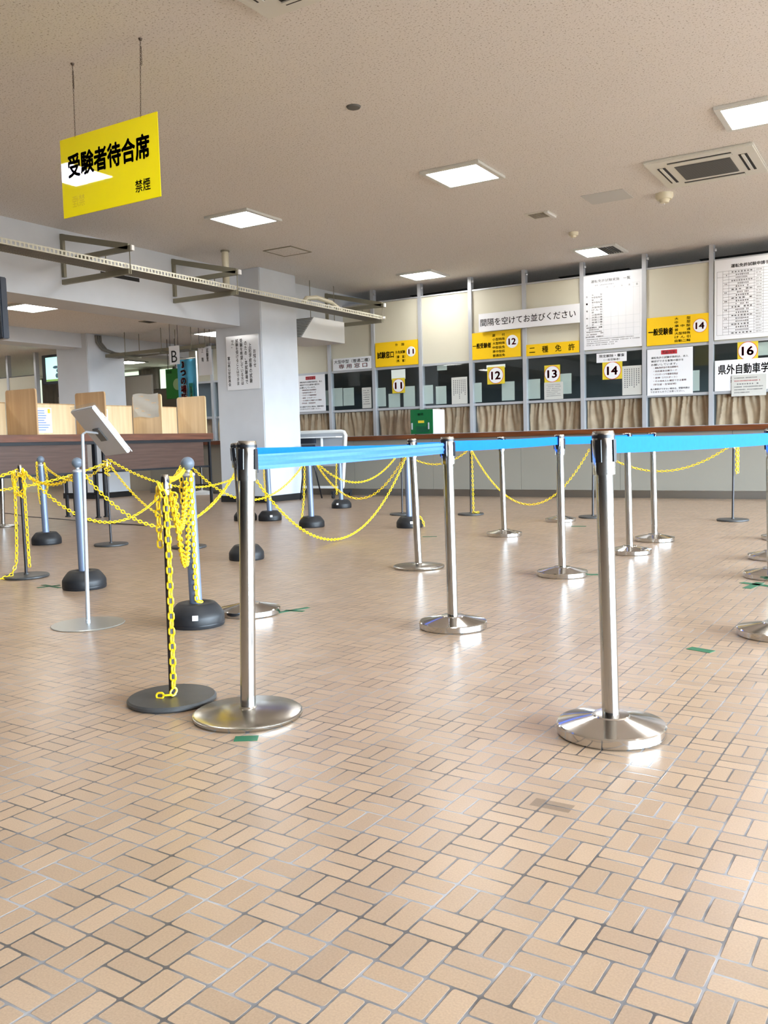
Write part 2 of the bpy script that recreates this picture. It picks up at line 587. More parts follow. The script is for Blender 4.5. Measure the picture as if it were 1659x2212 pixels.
# ---------------------------------------------------------------- lettering
def letters(parent, body, x0, x1, z0, z1, y, m, bold=0.0, name='lettering', spacing=1.0, lead=1.0, align='LEFT', label=None):
    """flat print on a face that looks towards -Y, filling the given box"""
    c = bpy.data.curves.new('print', 'FONT')
    c.body = body
    c.size = 1.0
    c.offset = 0.0
    c.space_character = spacing
    c.space_line = lead
    c.align_x = align
    c.resolution_u = 3
    t = bpy.data.objects.new('print', c)
    COL.objects.link(t)
    dg = bpy.context.evaluated_depsgraph_get()
    me = bpy.data.meshes.new_from_object(t.evaluated_get(dg))
    bpy.data.objects.remove(t)
    bpy.data.curves.remove(c)
    if not me.vertices:
        return None
    xs = [v.co.x for v in me.vertices]
    ys = [v.co.y for v in me.vertices]
    ax, bx, ay, by = min(xs), max(xs), min(ys), max(ys)
    inv = wmat(parent).inverted()
    for v in me.vertices:
        X = x0 + (v.co.x - ax) / max(bx - ax, 1e-6) * (x1 - x0)
        Z = z0 + (v.co.y - ay) / max(by - ay, 1e-6) * (z1 - z0)
        v.co = inv @ Vector((X, y, Z))
    if bold:                                   # heavy face: strokes thickened by overprinting
        bx_, bz_ = bold * (x1 - x0) / max(bx - ax, 1e-6), bold * (z1 - z0) / max(by - ay, 1e-6)
        bm = bmesh.new()
        for dx_, dz_ in ((-1, 0), (1, 0), (0, 1), (0, -1), (-.7, -.7), (.7, .7), (-.7, .7), (.7, -.7), (0, 0)):
            n0 = len(bm.verts)
            bm.from_mesh(me)
            bm.verts.ensure_lookup_table()
            for v in bm.verts[n0:]:
                v.co += Vector((dx_ * bx_, 0, dz_ * bz_))
        bm.to_mesh(me)
        bm.free()
    me.materials.clear()
    me.materials.append(m)
    o = bpy.data.objects.new(name, me)
    COL.objects.link(o)
    o.parent = parent
    if label:
        o['label'] = label
    return o


def print_rows(parent, rows, y, m, name='printed_lines'):
    """rows of print too small to read: (x0, x1, z, height, number of glyphs)"""
    mb = MB()
    for x0, x1, z, h, n in rows:
        w = (x1 - x0) / n
        for i in range(n):
            k = random.uniform(0.55, 0.9)
            hh = h * random.uniform(0.7, 1.0)
            cx = x0 + (i + 0.5) * w
            if random.random() < 0.07:
                continue
            for dz in (-0.36, 0.0, 0.36):
                mb.box(cx - w * k / 2, cx + w * k / 2, y - 0.0005, y + 0.0005, z + dz * hh - hh * 0.09, z + dz * hh + hh * 0.09)
            mb.box(cx - w * 0.07, cx + w * 0.07, y - 0.0004, y + 0.0004, z - hh / 2, z + hh / 2)
    return mb.build(name, m, parent, weld=False)


def sheet(name, label, cat, x0, x1, z0, z1, y, m, group=None, th=0.002, curl=0.0):
    """a flat sheet facing -Y as the thing itself; returns the object with its origin at the foot"""
    mb = MB()
    if curl:
        n = 8
        front = [(x0 + (x1 - x0) * i / n, y - curl * (2 * i / n - 1) ** 2) for i in range(n + 1)]
        vs = []
        for x, yy in front:
            vs += [(x, yy, z0), (x, yy, z1), (x, yy + th, z0), (x, yy + th, z1)]
        fs = []
        for i in range(n):
            a, b_ = 4 * i, 4 * i + 4
            fs += [(a, b_, b_ + 1, a + 1), (a + 2, a + 3, b_ + 3, b_ + 2), (a + 1, b_ + 1, b_ + 3, a + 3), (a, a + 2, b_ + 2, b_)]
        fs += [(0, 1, 3, 2), (4 * n, 4 * n + 2, 4 * n + 3, 4 * n + 1)]
        mb.add(vs, fs)
    else:
        mb.box(x0, x1, y, y + th, z0, z1)
    o = mb.build(name, m)
    off = Vector(((x0 + x1) / 2, y, z0))
    for v in o.data.vertices:
        v.co -= off
    o.location = off
    return tag(o, label, cat, group)


# ================================================================== SETTING
CZ, LZ = 3.60, 2.97           # main ceiling, lower ceiling of the left-hand bay
PY = 13.60                    # glazed partition over the counter
BX = -9.07                    # beam face
struct('floor', MB().box(-26, ROOM_X1, ROOM_Y0, 21, -0.1, 0), M['floor'])
struct('ceiling', MB().box(BX, ROOM_X1, ROOM_Y0, 21, CZ, CZ + 0.1), M['ceiling'])
struct('ceiling_left_bay', MB().box(-26, BX - 0.6, ROOM_Y0, 21, LZ, LZ + 0.1), M['ceiling'])
# right-hand wall with its row of windows; the wall behind the photographer
mb = MB()
mb.box(ROOM_X1, ROOM_X1 + 0.2, ROOM_Y0, 21, WIN_Z1, CZ)
mb.box(ROOM_X1, ROOM_X1 + 0.2, ROOM_Y0, 21, 0, WIN_Z0)
ys = [ROOM_Y0]
for yy in WIN_Y:
    ys += [yy - WIN_HW, yy + WIN_HW]
ys.append(21)
for a, b_ in zip(ys[0::2], ys[1::2]):
    mb.box(ROOM_X1, ROOM_X1 + 0.2, a, b_, WIN_Z0, WIN_Z1)
struct('wall_right', mb, M['wall'])
struct('wall_back', MB().box(-26, ROOM_X1 + 0.2, ROOM_Y0 - 0.2, ROOM_Y0, 0, CZ), M['rear'])
struct('wall_left', MB().box(-26.2, -26, ROOM_Y0, 21, 0, LZ), M['wall'])
struct('wall_far', MB().box(-26, ROOM_X1, 21, 21.2, 0, CZ), M['office'])
# beam along the left bay, its columns
struct('beam', MB().box(BX - 0.6, BX, ROOM_Y0, 10.70, 2.745, CZ).box(BX - 0.6, BX, 11.62, 21, 2.745, CZ), M['wall'])
struct('column', MB().box(-9.58, -8.65, 10.70, 11.62, 0, CZ), M['wall'], bevel=0.012)
struct('baseboard_column', MB().box(-9.59, -8.64, 10.69, 11.63, 0, 0.10), M['black_base'])
struct('column_far', MB().box(-13.60, -12.76, 10.86, 11.72, 0, LZ), M['wall'], bevel=0.012)
struct('baseboard_column_far', MB().box(-13.61, -12.75, 10.85, 11.73, 0, 0.10), M['black_base'])
struct('beam_far', MB().box(-13.4, -12.9, ROOM_Y0, 10.86, 2.72, LZ).box(-13.4, -12.9, 11.72, 21, 2.72, LZ), M['wall'])
mb = MB().box(BX - 0.002, BX + 0.004, 8.0, 8.66, 3.135, 3.185)
struct('trim_beam_slot', mb, M['slot'])

# the glazed partition over the counter, bay by bay
MUL = [-1.665 - 0.965 * k for k in range(-7, 13)]        # mullion centres, right to left
PX0, PX1 = MUL[-1], ROOM_X1
wall_top = 3.375
mb = MB()
for a, b_ in zip(MUL[1:], MUL):
    top = wall_top if b_ > BX - 0.1 else 2.86
    mb.box(a + 0.02, b_ - 0.02, PY - 0.012, PY + 0.02, 2.205, top)
struct('wall_counter_panels', mb, M['cream'])
mb = MB()
for x in MUL:
    mb.box(x - 0.031, x + 0.031, PY - 0.05, PY + 0.05, 0.995, CZ if x > BX else LZ)
    if x > BX:
        mb.cyl((x + 0.05, PY - 0.03, CZ - 0.10), (x + 0.05, PY - 0.03, CZ - 0.06), 0.02, n=10)
struct('trim_mullions', mb, M['alu'])
mb = MB()
for z in (2.20, 1.478):
    mb.box(PX0, PX1, PY - 0.03, PY + 0.03, z - 0.02, z + 0.02)
mb.box(PX0, PX1, PY - 0.03, PY + 0.03, 0.995, 1.012)
mb.box(BX, PX1, PY - 0.03, PY + 0.03, wall_top - 0.012, wall_top + 0.012)
struct('trim_rails', mb, M['alu'])
for i, (a, b_) in enumerate(zip(MUL[1:], MUL)):
    struct('window_%d' % (i + 1), MB().box(a + 0.03, b_ - 0.03, PY - 0.003, PY + 0.003, 1.50, 2.18), M['glass'])
    struct('window_low_%d' % (i + 1), MB().box(a + 0.03, b_ - 0.03, PY - 0.003, PY + 0.003, 1.012, 1.458), M['glass_low'])
# dim office behind it
struct('wall_office_end', MB().box(-13.25, -13.15, PY, 21, 0, LZ), M['wall'])
struct('window_office', MB().box(8.35, 8.4, 13.9, 17.9, 0.9, 3.2), M['office_fill'])  # glowing pane added out of view to brighten the office
struct('wall_office_back', MB().box(-13.15, ROOM_X1, 18.0, 18.1, 0, CZ), M['office'])
mb = MB()
for x0 in (-8.2, -5.3, -3.0):
    mb.box(x0, x0 + 1.2, 14.55, 14.7, CZ - 0.012, CZ)
struct('trim_office_slots', mb, M['slot'])

# curtained windows and office partitions at the far left
struct('wall_far_left', MB().box(-26, -13.25, 16.6, 16.7, 0, LZ), M['greige'])
seg = [(-26.0, -22.8, 0), (-22.8, -22.05, 0), (-22.05, -21.3, 1), (-21.3, -20.3, 0), (-20.3, -17.5, 1), (-17.45, -16.75, 0), (-16.75, -16.25, 1), (-16.25, -13.3, 0)]


def pleats(x0, x1, y, z0, z1, pitch, amp, th=0.006, flare=0.0):
    n = max(8, int((x1 - x0) / pitch * 8))
    mb = MB()
    pts = []
    for i in range(n + 1):
        x = x0 + (x1 - x0) * i / n
        pts.append((x, math.sin(2 * math.pi * x / pitch + 1.4 * math.sin(x * 3.1)) + 0.6 * math.sin(2 * math.pi * x / (pitch * 2.3) + 1.3 + x)))
    vs = []
    for x, s in pts:
        vs += [(x, y + amp * 0.55 * s, z1), (x, y + amp * s * (1 + flare), z0), (x, y + amp * 0.55 * s + th, z1), (x, y + amp * s * (1 + flare) + th, z0)]
    fs = []
    for i in range(n):
        a, b_ = 4 * i, 4 * i + 4
        fs += [(a, a + 1, b_ + 1, b_), (a + 2, b_ + 2, b_ + 3, a + 3)]
    mb.add(vs, fs, True)
    return mb


k = 0
for x0, x1, lit in seg:
    if lit:
        k += 1
        struct('window_far_%d' % k, MB().box(x0, x1, 16.55, 16.58, 1.2, 2.90), M['far_curtain_lit'])
    else:
        o = pleats(x0, x1, 16.48, 1.0, 2.93, 0.16, 0.03).build('window_drape', M['far_curtain'])
        tag(o, 'brown-grey drape at the far windows, %s' % {-26.0: 'at the far left behind the cream partition', -21.3: 'left of the wall screen', -22.8: 'beside the cream partition post', -17.45: 'narrow strip between pale blinds right of far column', -16.25: 'beside the green board'}[x0], 'curtain', 'drapes at the far windows')

# ================================================================== COUNTER
ct = thing('service_counter', 'long grey-fronted service counter with brown wooden edge below the glazed windows', 'counter', (-4, 12.5, 0))
MB().box(-13.14, PX1 - 0.02, 12.44, PY + 0.25, 0.925, 0.995).build('worktop', M['counter_wood'], ct, bevel=0.006)
mb = MB()
for i in range(12):
    x1 = PX1 - 0.02 - i * 1.52
    mb.box(max(x1 - 1.516, -13.14), x1, 12.56, 12.60, 0.11, 0.925)
mb.box(-13.14, PX1 - 0.02, 12.60, 12.64, 0.1, 0.925)
mb.build('front_panel', M['kick'], ct)
MB().box(-13.14, PX1 - 0.02, 12.575, 12.62, 0.0, 0.11).build('kick_plate', M['steel_dull'], ct)

def gathered(x0, x1, y, z0, z1, seed):
    nx, nz = int((x1 - x0) / .012), 8
    rd = random.Random(seed)
    ph = [rd.uniform(0, 6.28) for _ in range(4)]
    mb = MB()
    vs = []
    for j in range(nz + 1):
        w = j / nz                                  # 0 at the top, 1 at the hem
        for i in range(nx + 1):
            x = x0 + (x1 - x0) * i / nx
            wob = x + .025 * math.sin(9 * x + 3 * w + ph[0])
            s_ = math.sin(2 * math.pi * wob / .19 + ph[1] + 1.2 * math.sin(5 * x + ph[2])) * (.35 + .65 * w)
            s_ += .55 * math.sin(2 * math.pi * wob / .085 + ph[3]) * (1 - .8 * w)
            vs.append((x, y + .034 * s_, z1 + (z0 - z1) * w))
    N = nx + 1
    mb.add(vs, [(j * N + i, j * N + i + 1, (j + 1) * N + i + 1, (j + 1) * N + i) for j in range(nz) for i in range(nx)], True)
    return mb


# pleated half curtains behind the low panes
bay_word = ['', '', '', '', '', '', '', 'far right bay under notice 16', 'bay under the wide red and black notice', 'bay under the timetable poster',
            'bay under the small card 13', 'bay under the small card 12', 'bay just right of the green box', 'bay under the small card 11', 'bay under the red-lettered white window sign', 'bay beside the near column', 'bay behind the near column', 'bay left of the near column', 'last bay at the left end']
for i, (a, b_) in enumerate(zip(MUL[1:], MUL)):
    if i < 7 or i > 18 or i == 16:
        continue
    lab = bay_word[i]
    o = gathered(a + 0.05, b_ - 0.05, PY + 0.062, 1.0, 1.452, i).build('pleated_curtain', M['curtain'])
    tag(o, 'greige pleated half curtain behind the low glass, ' + lab, 'curtain', 'half curtains behind the counter glass')

# ================================================================== SIGNS OVER THE COUNTER
SY = PY - 0.045


def number_disc(parent, n, cx, cz, r, y, ring=True):
    if ring:
        MB().cyl((cx, y, cz), (cx, y - 0.0015, cz), r, n=40).build('ring', M['ink_num'] if ring is True else M['ink'], parent)
        MB().cyl((cx, y - 0.0012, cz), (cx, y - 0.003, cz), r * 0.945, n=40).build('disc', M['paper'], parent)
    else:
        MB().cyl((cx, y, cz), (cx, y - 0.003, cz), r, n=40).build('disc', M['paper'], parent)
    letters(parent, n, cx - r * 0.58, cx + r * 0.58, cz - r * 0.46, cz + r * 0.46, y - 0.0036, M['ink_num'], 0.028, 'number')


def board(name, label, x0, x1, z0, z1, y, m, cat='sign', th=0.012, group=None):
    t = thing(name, label, cat, ((x0 + x1) / 2, y, z0), group=group)
    MB().box(x0, x1, y, y + th, z0, z1).build('board', m, t)
    return t


t = board('counter_sign', 'yellow counter sign numbered 11 over the second window from the near column', -8.37, -7.50, 2.226, 2.655, SY, M['yellow_board'], group='yellow signs over the counter')
letters(t, '試験窓口', -8.33, -7.99, 2.375, 2.49, SY - .002, M['ink'], .03)
letters(t, '外　国', -7.955, -7.775, 2.57, 2.615, SY - .002, M['ink'], .012)
letters(t, '外免試験', -7.955, -7.755, 2.435, 2.488, SY - .002, M['ink'], .02)
letters(t, '（審　査）', -7.94, -7.755, 2.355, 2.405, SY - .002, M['ink'], .012)
letters(t, '（再　審）', -7.94, -7.755, 2.285, 2.335, SY - .002, M['ink'], .012)
number_disc(t, '11', -7.635, 2.455, 0.088, SY, False)

t = board('counter_sign', 'yellow counter sign numbered 12 under the white spacing banner', -6.465, -5.59, 2.222, 2.665, SY, M['yellow_board'], group='yellow signs over the counter')
letters(t, '一般受験者', -6.445, -6.115, 2.405, 2.49, SY - .002, M['ink'], .03)
for j, s in enumerate(['原　　付', '小型特殊', '大型特殊', '中型仮免', '準中型仮', '普通仮免']):
    letters(t, s, -6.085, -5.865, 2.575 - j * .066, 2.62 - j * .066, SY - .002, M['ink'], .014)
number_disc(t, '12', -5.735, 2.475, 0.105, SY, False)

t = board('counter_sign', 'narrow yellow sign with four spaced black characters right of sign 12', -5.50, -4.61, 2.215, 2.398, SY, M['yellow_board'], group='yellow signs over the counter')
letters(t, '二　種　免　許', -5.44, -4.68, 2.255, 2.36, SY - .002, M['ink'], .012)

t = board('counter_sign', 'yellow counter sign numbered 14 between the two large posters', -3.555, -2.66, 2.226, 2.639, SY, M['yellow_board'], group='yellow signs over the counter')
letters(t, '一般受験者', -3.53, -3.17, 2.375, 2.475, SY - .002, M['ink'], .03)
for j, s in enumerate(['大　　型', '中　　型', '準 中 型', '普　　通', '大型特殊', 'け ん 引', '自動二輪']):
    letters(t, s, -3.145, -2.92, 2.575 - j * .054, 2.614 - j * .054, SY - .002, M['ink'], .014)
number_disc(t, '14', -2.785, 2.465, 0.10, SY, True)

t = board('spacing_banner', 'long white banner of large black lettering across two cream panels', -6.305, -4.575, 2.67, 2.962, PY - 0.10, M['paper'], th=0.004)
letters(t, '間隔を空けてお並びください', -6.27, -4.64, 2.755, 2.875, PY - 0.1025, M['ink'], .006)

t = board('counter_sign', 'white window sign with a row of red characters beside the near column', -9.30, -8.455, 2.22, 2.44, SY, M['paper'], group='white signs at the counter')
letters(t, '大型中型（普通二種）', -9.27, -8.50, 2.345, 2.41, SY - .002, M['ink'], .008)
letters(t, '専 用 窓 口', -9.17, -8.55, 2.25, 2.33, SY - .002, M['ink_red'], .01)


def notice(label, x0, x1, z0, z1, y):
    t = thing('notice_poster', label, 'poster', ((x0 + x1) / 2, y, z0), group='printed notices on the counter glass')
    MB().box(x0, x1, y, y + .004, z0, z1).build('sheet', M['paper'], t)
    w, h = x1 - x0, z1 - z0
    X = lambda f: x0 + w * f
    Z = lambda f: z0 + h * f
    MB().box(X(.31), X(.66), y - .001, y, Z(.875), Z(.965)).build('title_box', M['ink_red'], t)
    letters(t, 'お知らせ', X(.345), X(.625), Z(.89), Z(.95), y - .0016, M['paper'], .01, 'title')
    for j, s in enumerate(['運転免許の試験手数料は、本人', '確認ができる書類の提示を', 'お願いしています。']):
        letters(t, s, X(.09), X((.9, .8, .66)[j]), Z(.79 - .075 * j), Z(.835 - .075 * j), y - .0016, M['ink'], .006)
    for j, s in enumerate(['・運転免許証の有効期限内', '・住民基本台帳カード', '・パスポートや健康保険証', '・旅券（パスポート）', '・その他本人と確認できる書類', '（学生証・在留証明）']):
        letters(t, s, X(.14), X((.68, .66, .68, .66, .86, .64)[j]), Z(.575 - .072 * j), Z(.615 - .072 * j), y - .0016, M['ink_red'], .006)
    letters(t, '本人確認ができない場合は、受験申請は', X(.07), X(.93), Z(.115), Z(.155), y - .0016, M['ink'], .012)
    letters(t, 'できませんのでご注意ください。', X(.07), X(.82), Z(.055), Z(.095), y - .0016, M['ink'], .008)


notice('white notice with red title box on the glass under yellow sign 14', -3.55, -2.885, 1.482, 2.172, SY)
notice('white notice with red title box on the glass right beside the near column', -10.13, -9.49, 1.50, 2.18, SY)

# timetable poster
t = board('timetable_poster', 'white timetable poster with faint grid filling the panel right of the white banner', -4.545, -3.625, 2.236, 3.372, SY, M['paper'], 'poster', .006)
letters(t, '運転免許試験実施　一覧', -4.41, -3.80, 3.255, 3.30, SY - .0012, M['ink'], .004, 'title')
print_rows(t, [(-4.35, -4.05, 3.215, .018, 12)], SY - .001, M['ink_grey'])
for j, s in enumerate('月火水木金'):
    x = -4.16 + j * .115
    letters(t, s, x - .016, x + .016, 3.155, 3.187, SY - .0012, M['ink_grey'], 0)
for j, s in enumerate(['大　　　型', '中型仮免許', '普　　　通', '準中型仮免', '二　　　輪', '大型特殊', 'け ん 引', '原　　　付', '小型特殊', '大型二種', '中型二種', '普通二種', '学　　　科', '技　　　能']):
    letters(t, s, -4.40, -4.235, 3.06 - j * .038, 3.085 - j * .038, SY - .0012, M['ink'], .002)
for j, s in enumerate('仮一種免許'):
    letters(t, s, -4.49, -4.465, 3.04 - j * .11, 3.066 - j * .11, SY - .0012, M['ink'], .004)
print_rows(t, [(-4.49, -4.24, 2.575, .022, 9), (-4.45, -4.29, 2.545, .016, 9), (-4.49, -4.22, 2.51, .018, 12), (-4.49, -4.30, 2.47, .02, 9), (-4.265, -4.22, 2.487, .02, 2), (-4.50, -4.22, 2.435, .02, 12)], SY - .001, M['ink'])
print_rows(t, [(-4.49, -3.75, 2.395, .014, 40), (-4.49, -3.66, 2.365, .014, 44), (-4.49, -4.0, 2.335, .014, 26), (-4.49, -4.05, 2.305, .014, 24)], SY - .001, M['ink_grey'])
mb = MB()
for z in (3.20, 3.13, 2.72, 2.60, 2.53, 2.42):
    mb.box(-4.51, -3.66, SY - .0008, SY, z - .001, z + .001)
for x in (-4.51, -4.44, -4.215, -4.10, -3.985, -3.87, -3.755, -3.66):
    mb.box(x - .001, x + .001, SY - .0008, SY, 2.42, 3.20)
mb.build('table_grid', mat('faint_grid', lin(190, 198, 204), .6), t)
t = board('fee_poster', 'large white fee table poster with ruled rows at the right edge of the picture', -2.585, -1.72, 2.235, 3.365, SY, M['paper'], 'poster', .006)
letters(t, '運転免許試験申請手数料', -2.36, -1.74, 3.24, 3.29, SY - .0012, M['ink'], .02, 'title')
mb = MB()
for j in range(23):
    z = 3.20 - j * .041
    mb.box(-2.55 if j in (0, 2, 15, 22) else -2.47, -1.74, SY - .0008, SY, z - .0014, z + .0014)
for x in (-2.55, -2.47, -2.39, -2.05, -1.93, -1.80):
    mb.box(x - .0014, x + .0014, SY - .0008, SY, 2.298, 3.20)
mb.build('table_grid', M['ink_grey'], t)
rows = []
for j in range(22):
    z = 3.18 - j * .041
    rows.append((-2.30 if j % 3 else -2.36, -2.12 if j % 3 else -2.07, z, .022, random.choice((6, 7, 9))))
    rows.append((-2.03, -1.95, z, .014, 6))
    if j % 3 == 1:
        rows.append((-2.45, -2.41, z, .02, 2))
print_rows(t, rows, SY - .001, M['ink'])

# number cards hung in the glass
CY = PY - 0.03


def number_card(n, label, x0, x1, z0, z1, r, strip=0.0):
    t = thing('number_card', label, 'sign', ((x0 + x1) / 2, CY, z0), group='yellow number cards in the windows')
    MB().box(x0, x1, CY, CY + .003, z0, z1).build('card', M['yellow_card'], t)
    if strip:
        MB().box(x0 - .012, x1 + .012, CY + .001, CY + .004, z1 - .02, z1 + strip).build('hanging_sheet', M['sheet'], t, )
    number_disc(t, n, (x0 + x1) / 2, (z0 + z1) / 2, r, CY, True)


number_card('11', 'yellow card with a red ring and number 11 hanging low in its window', -8.047, -7.786, 1.748, 2.01, .118, .15)
number_card('12', 'yellow card with a red ring and number 12 hanging in its window', -6.198, -5.885, 1.801, 2.085, .135, .035)
number_card('13', 'yellow card with a red ring and number 13 above a grey paper', -5.194, -4.93, 1.767, 2.046, .13)
number_card('14', 'small yellow card with number 14 under a white caption strip', -4.243, -3.933, 1.765, 2.03, .135)
number_card('16', 'yellow card with a red ring and number 16 at the right edge', -2.27, -1.995, 1.921, 2.182, .13)
t = board('caption_strip', 'white caption strip in bold black directly above small card 14', -4.335, -3.865, 2.03, 2.172, CY - .002, M['paper'], 'sign', .003)
letters(t, '限定解除・審査', -4.29, -3.90, 2.105, 2.15, CY - .0032, M['ink'], .012)
letters(t, '（一般受験者）', -4.22, -3.97, 2.05, 2.085, CY - .0032, M['ink'], .004)
t = board('school_notice', 'white notice in big bold black characters below number 16', -2.577, -1.70, 1.497, 1.938, CY - .012, M['paper'], 'sign', .004)
letters(t, '県外自動車学校', -2.53, -1.73, 1.735, 1.875, CY - .0132, M['ink'], .02)
letters(t, '卒\n業', -2.36, -2.33, 1.61, 1.705, CY - .0132, M['ink'], .02)
t = thing('paper_note', 'grey paper of small print taped over the big black-lettered school notice', 'paper', (-2.1, CY - .02, 1.412))
MB().box(-2.346, -1.88, CY - .022, CY - .020, 1.412, 1.715).build('sheet', M['paper_warm'], t)
print_rows(t, [(-2.31, -2.0, 1.672, .018, 18), (-2.31, -1.98, 1.585, .018, 10), (-2.31, -1.92, 1.545, .018, 22), (-2.31, -1.93, 1.505, .018, 22), (-2.31, -2.1, 1.465, .018, 12)], CY - .0228, M['ink_grey'])
print_rows(t, [(-2.31, -1.96, 1.63, .018, 20)], CY - .0228, M['ink_red'])


def paper(label, x0, x1, z0, z1, y=CY, m='paper_warm', vertical=False, n=7, group='papers on the counter glass'):
    t = thing('paper_sheet', label, 'paper', ((x0 + x1) / 2, y, z0), group=group)
    MB().box(x0, x1, y - .002, y, z0, z1).build('sheet', M[m], t)
    w, h = x1 - x0, z1 - z0
    if vertical:
        mb = MB()
        for i in range(n):
            x = x0 + w * (.14 + .72 * i / (n - 1))
            zt, zb = z1 - h * .12, z0 + h * random.uniform(.12, .4)
            kk = int((zt - zb) / .03)
            for j in range(kk):
                z = zt - j * .03
                mb.box(x - .007, x + .007, y - .0026, y - .002, z - .009, z + .009)
        mb.build('printed_lines', M['ink_grey'], t, weld=False)
    else:
        print_rows(t, [(x0 + w * .12, x0 + w * random.uniform(.7, .9), z0 + h * (.85 - .75 * i / n), h * .04, 12) for i in range(n)], y - .0026, M['ink_grey'])


paper('grey paper of vertical print on the glass right of small card 14', -3.934, -3.64, 1.509, 1.952, vertical=True)
paper('grey paper of small print taped just under card 13', -5.197, -4.879, 1.501, 1.775, y=CY - .006)
paper('grey paper of vertical print at the right end of the bay right of card 11', -6.868, -6.57, 1.503, 1.955, vertical=True)
paper('narrow grey paper at the right end of the bay beside the near column', -8.689, -8.49, 1.511, 1.882)

GY = PY + 0.0045
for (x0, x1, z0, z1, lab) in [
    (-9.369, -9.139, 1.573, 1.908, 'left one of the pair of pale green sheets nearest the column'),
    (-9.124, -8.888, 1.576, 1.899, 'right one of the pair of pale green sheets nearest the column'),
    (-8.482, -8.206, 1.53, 1.863, 'pale green sheet behind the glass left of card 11'),
    (-8.15, -7.913, 1.504, 1.744, 'pale green sheet low behind the glass under card 11'),
    (-7.84, -7.608, 1.503, 1.859, 'pale green sheet behind the glass right of card 11'),
    (-7.468, -7.247, 1.532, 1.855, 'pale green sheet behind the glass above the green box'),
    (-7.193, -6.989, 1.519, 1.824, 'pale green sheet behind the glass above the white box side'),
    (-6.546, -6.321, 1.518, 1.842, 'pale green sheet behind the glass at left of card 12'),
    (-5.956, -5.728, 1.522, 1.832, 'pale green sheet behind the glass right of card 12'),
    (-5.499, -5.282, 1.527, 1.844, 'pale green sheet behind the glass left of card 13'),
    (-4.966, -4.756, 1.58, 1.901, 'pale green sheet behind the glass right of card 13'),
    (-2.937, -2.80, 1.523, 1.823, 'pale green sheet half hidden behind the notice under sign 14'),
    (-9.634, -9.44, 1.60, 1.878, 'pale green sheet half hidden behind the notice at the near column'),
    (-7.158, -6.969, 2.094, 2.185, 'small pale sheet high in the pane over the green box'),
    (-2.013, -1.80, 1.977, 2.161, 'pale sheet high in the pane right of number 16'),
]:
    sheet('document_sheet', lab, 'paper', x0, x1, z0, z1, GY, M['sheet'], 'pale sheets taped behind the counter glass')

# green and white box on the counter
t = thing('collection_box', 'green-fronted box with white sides standing on the brown counter', 'box', (-6.99, 12.85, 0.995))
MB().box(-7.19, -6.79, 12.72, 13.14, 1.005, 1.405).build('body', M['white'], t, bevel=.006)
MB().box(-7.195, -6.785, 12.695, 12.72, 1.008, 1.405).build('front_door', M['green_box'], t, bevel=.004)
MB().box(-7.05, -6.94, 12.690, 12.696, 1.185, 1.225).build('name_plate', M['yellow_card'], t)
MB().box(-7.09, -6.85, 12.692, 12.696, 1.03, 1.13).build('lower_flap', mat('deep_green', lin(4, 84, 56), .3), t, bevel=.002)
for x in (-7.165, -6.855):
    MB().box(x - .012, x + .012, 12.680, 12.696, 1.08, 1.19).build('latch', M['alu'], t, bevel=.004)
letters(t, '意見', -7.06, -6.95, 1.305, 1.345, 12.6935, M['ink'], .02)
for x in (-7.15, -6.83):
    MB().cyl((x, 12.78, .995), (x, 12.78, 1.006), .012, n=12).build('foot', M['black_plastic'], t)

# column notice
t = thing('column_notice', 'white laminated notice of vertical print on the near column', 'poster', (-8.99, 10.69, 1.763))
CNY = 10.690
MB().prism(rrect(-9.353, -8.70, 1.765, 2.60, .012), 1, CNY - .004, CNY + .002).build('sheet', M['paper_gloss'], t)
cols = [('お知らせ', 2.37, 2.10), ('上記学校等の試験', 2.47, 1.86), ('のため、本試験場で', 2.50, 1.85), ('受験を希望している方は', 2.55, 1.84), ('試験を受けることはできま', 2.55, 1.84), ('せん。', 2.54, 2.42), ('富山県公安委員会', 2.29, 1.83)]
for j, (s, zt, zb) in enumerate(cols):
    x = -8.785 - j * .087
    letters(t, '\n'.join(s), x - .026, x + .026, zb, zt, CNY - .0046, M['ink'], .02, align='CENTER')

# ================================================================== CEILING FIXTURES
def ceiling_light(x, y, z, label, w=0.655, half=False):
    t = thing('ceiling_light', label, 'ceiling light', (x, y, z), group='square ceiling lights')
    a, b_ = w / 2, w / 2 - .052
    mb = MB()
    for (x0, x1, y0, y1) in ((-a, a, -a, -b_), (-a, a, b_, a), (-a, -b_, -b_, b_), (b_, a, -b_, b_)):
        mb.box(x + x0, x + x1, y + y0, y + y1, z - .028, z)
    mb.build('frame', M['frame_white'], t, bevel=.003)
    x1 = x + (b_ if not half else .02)
    MB().box(x - b_, x1, y - b_, y + b_, z - .024, z - .004).build('diffuser', M['diffuser'], t)
    if half:
        mb = MB()
        for i in range(7):
            xx = x1 + .02 + i * (b_ - .02) / 7
            mb.box(xx, xx + .012, y - b_, y + b_, z - .024, z - .006)
        mb.build('louver', M['grille_dark'], t)
        MB().box(x1, x + b_, y - b_, y + b_, z - .006, z - .002).build('backing', M['slot'], t)
    return t


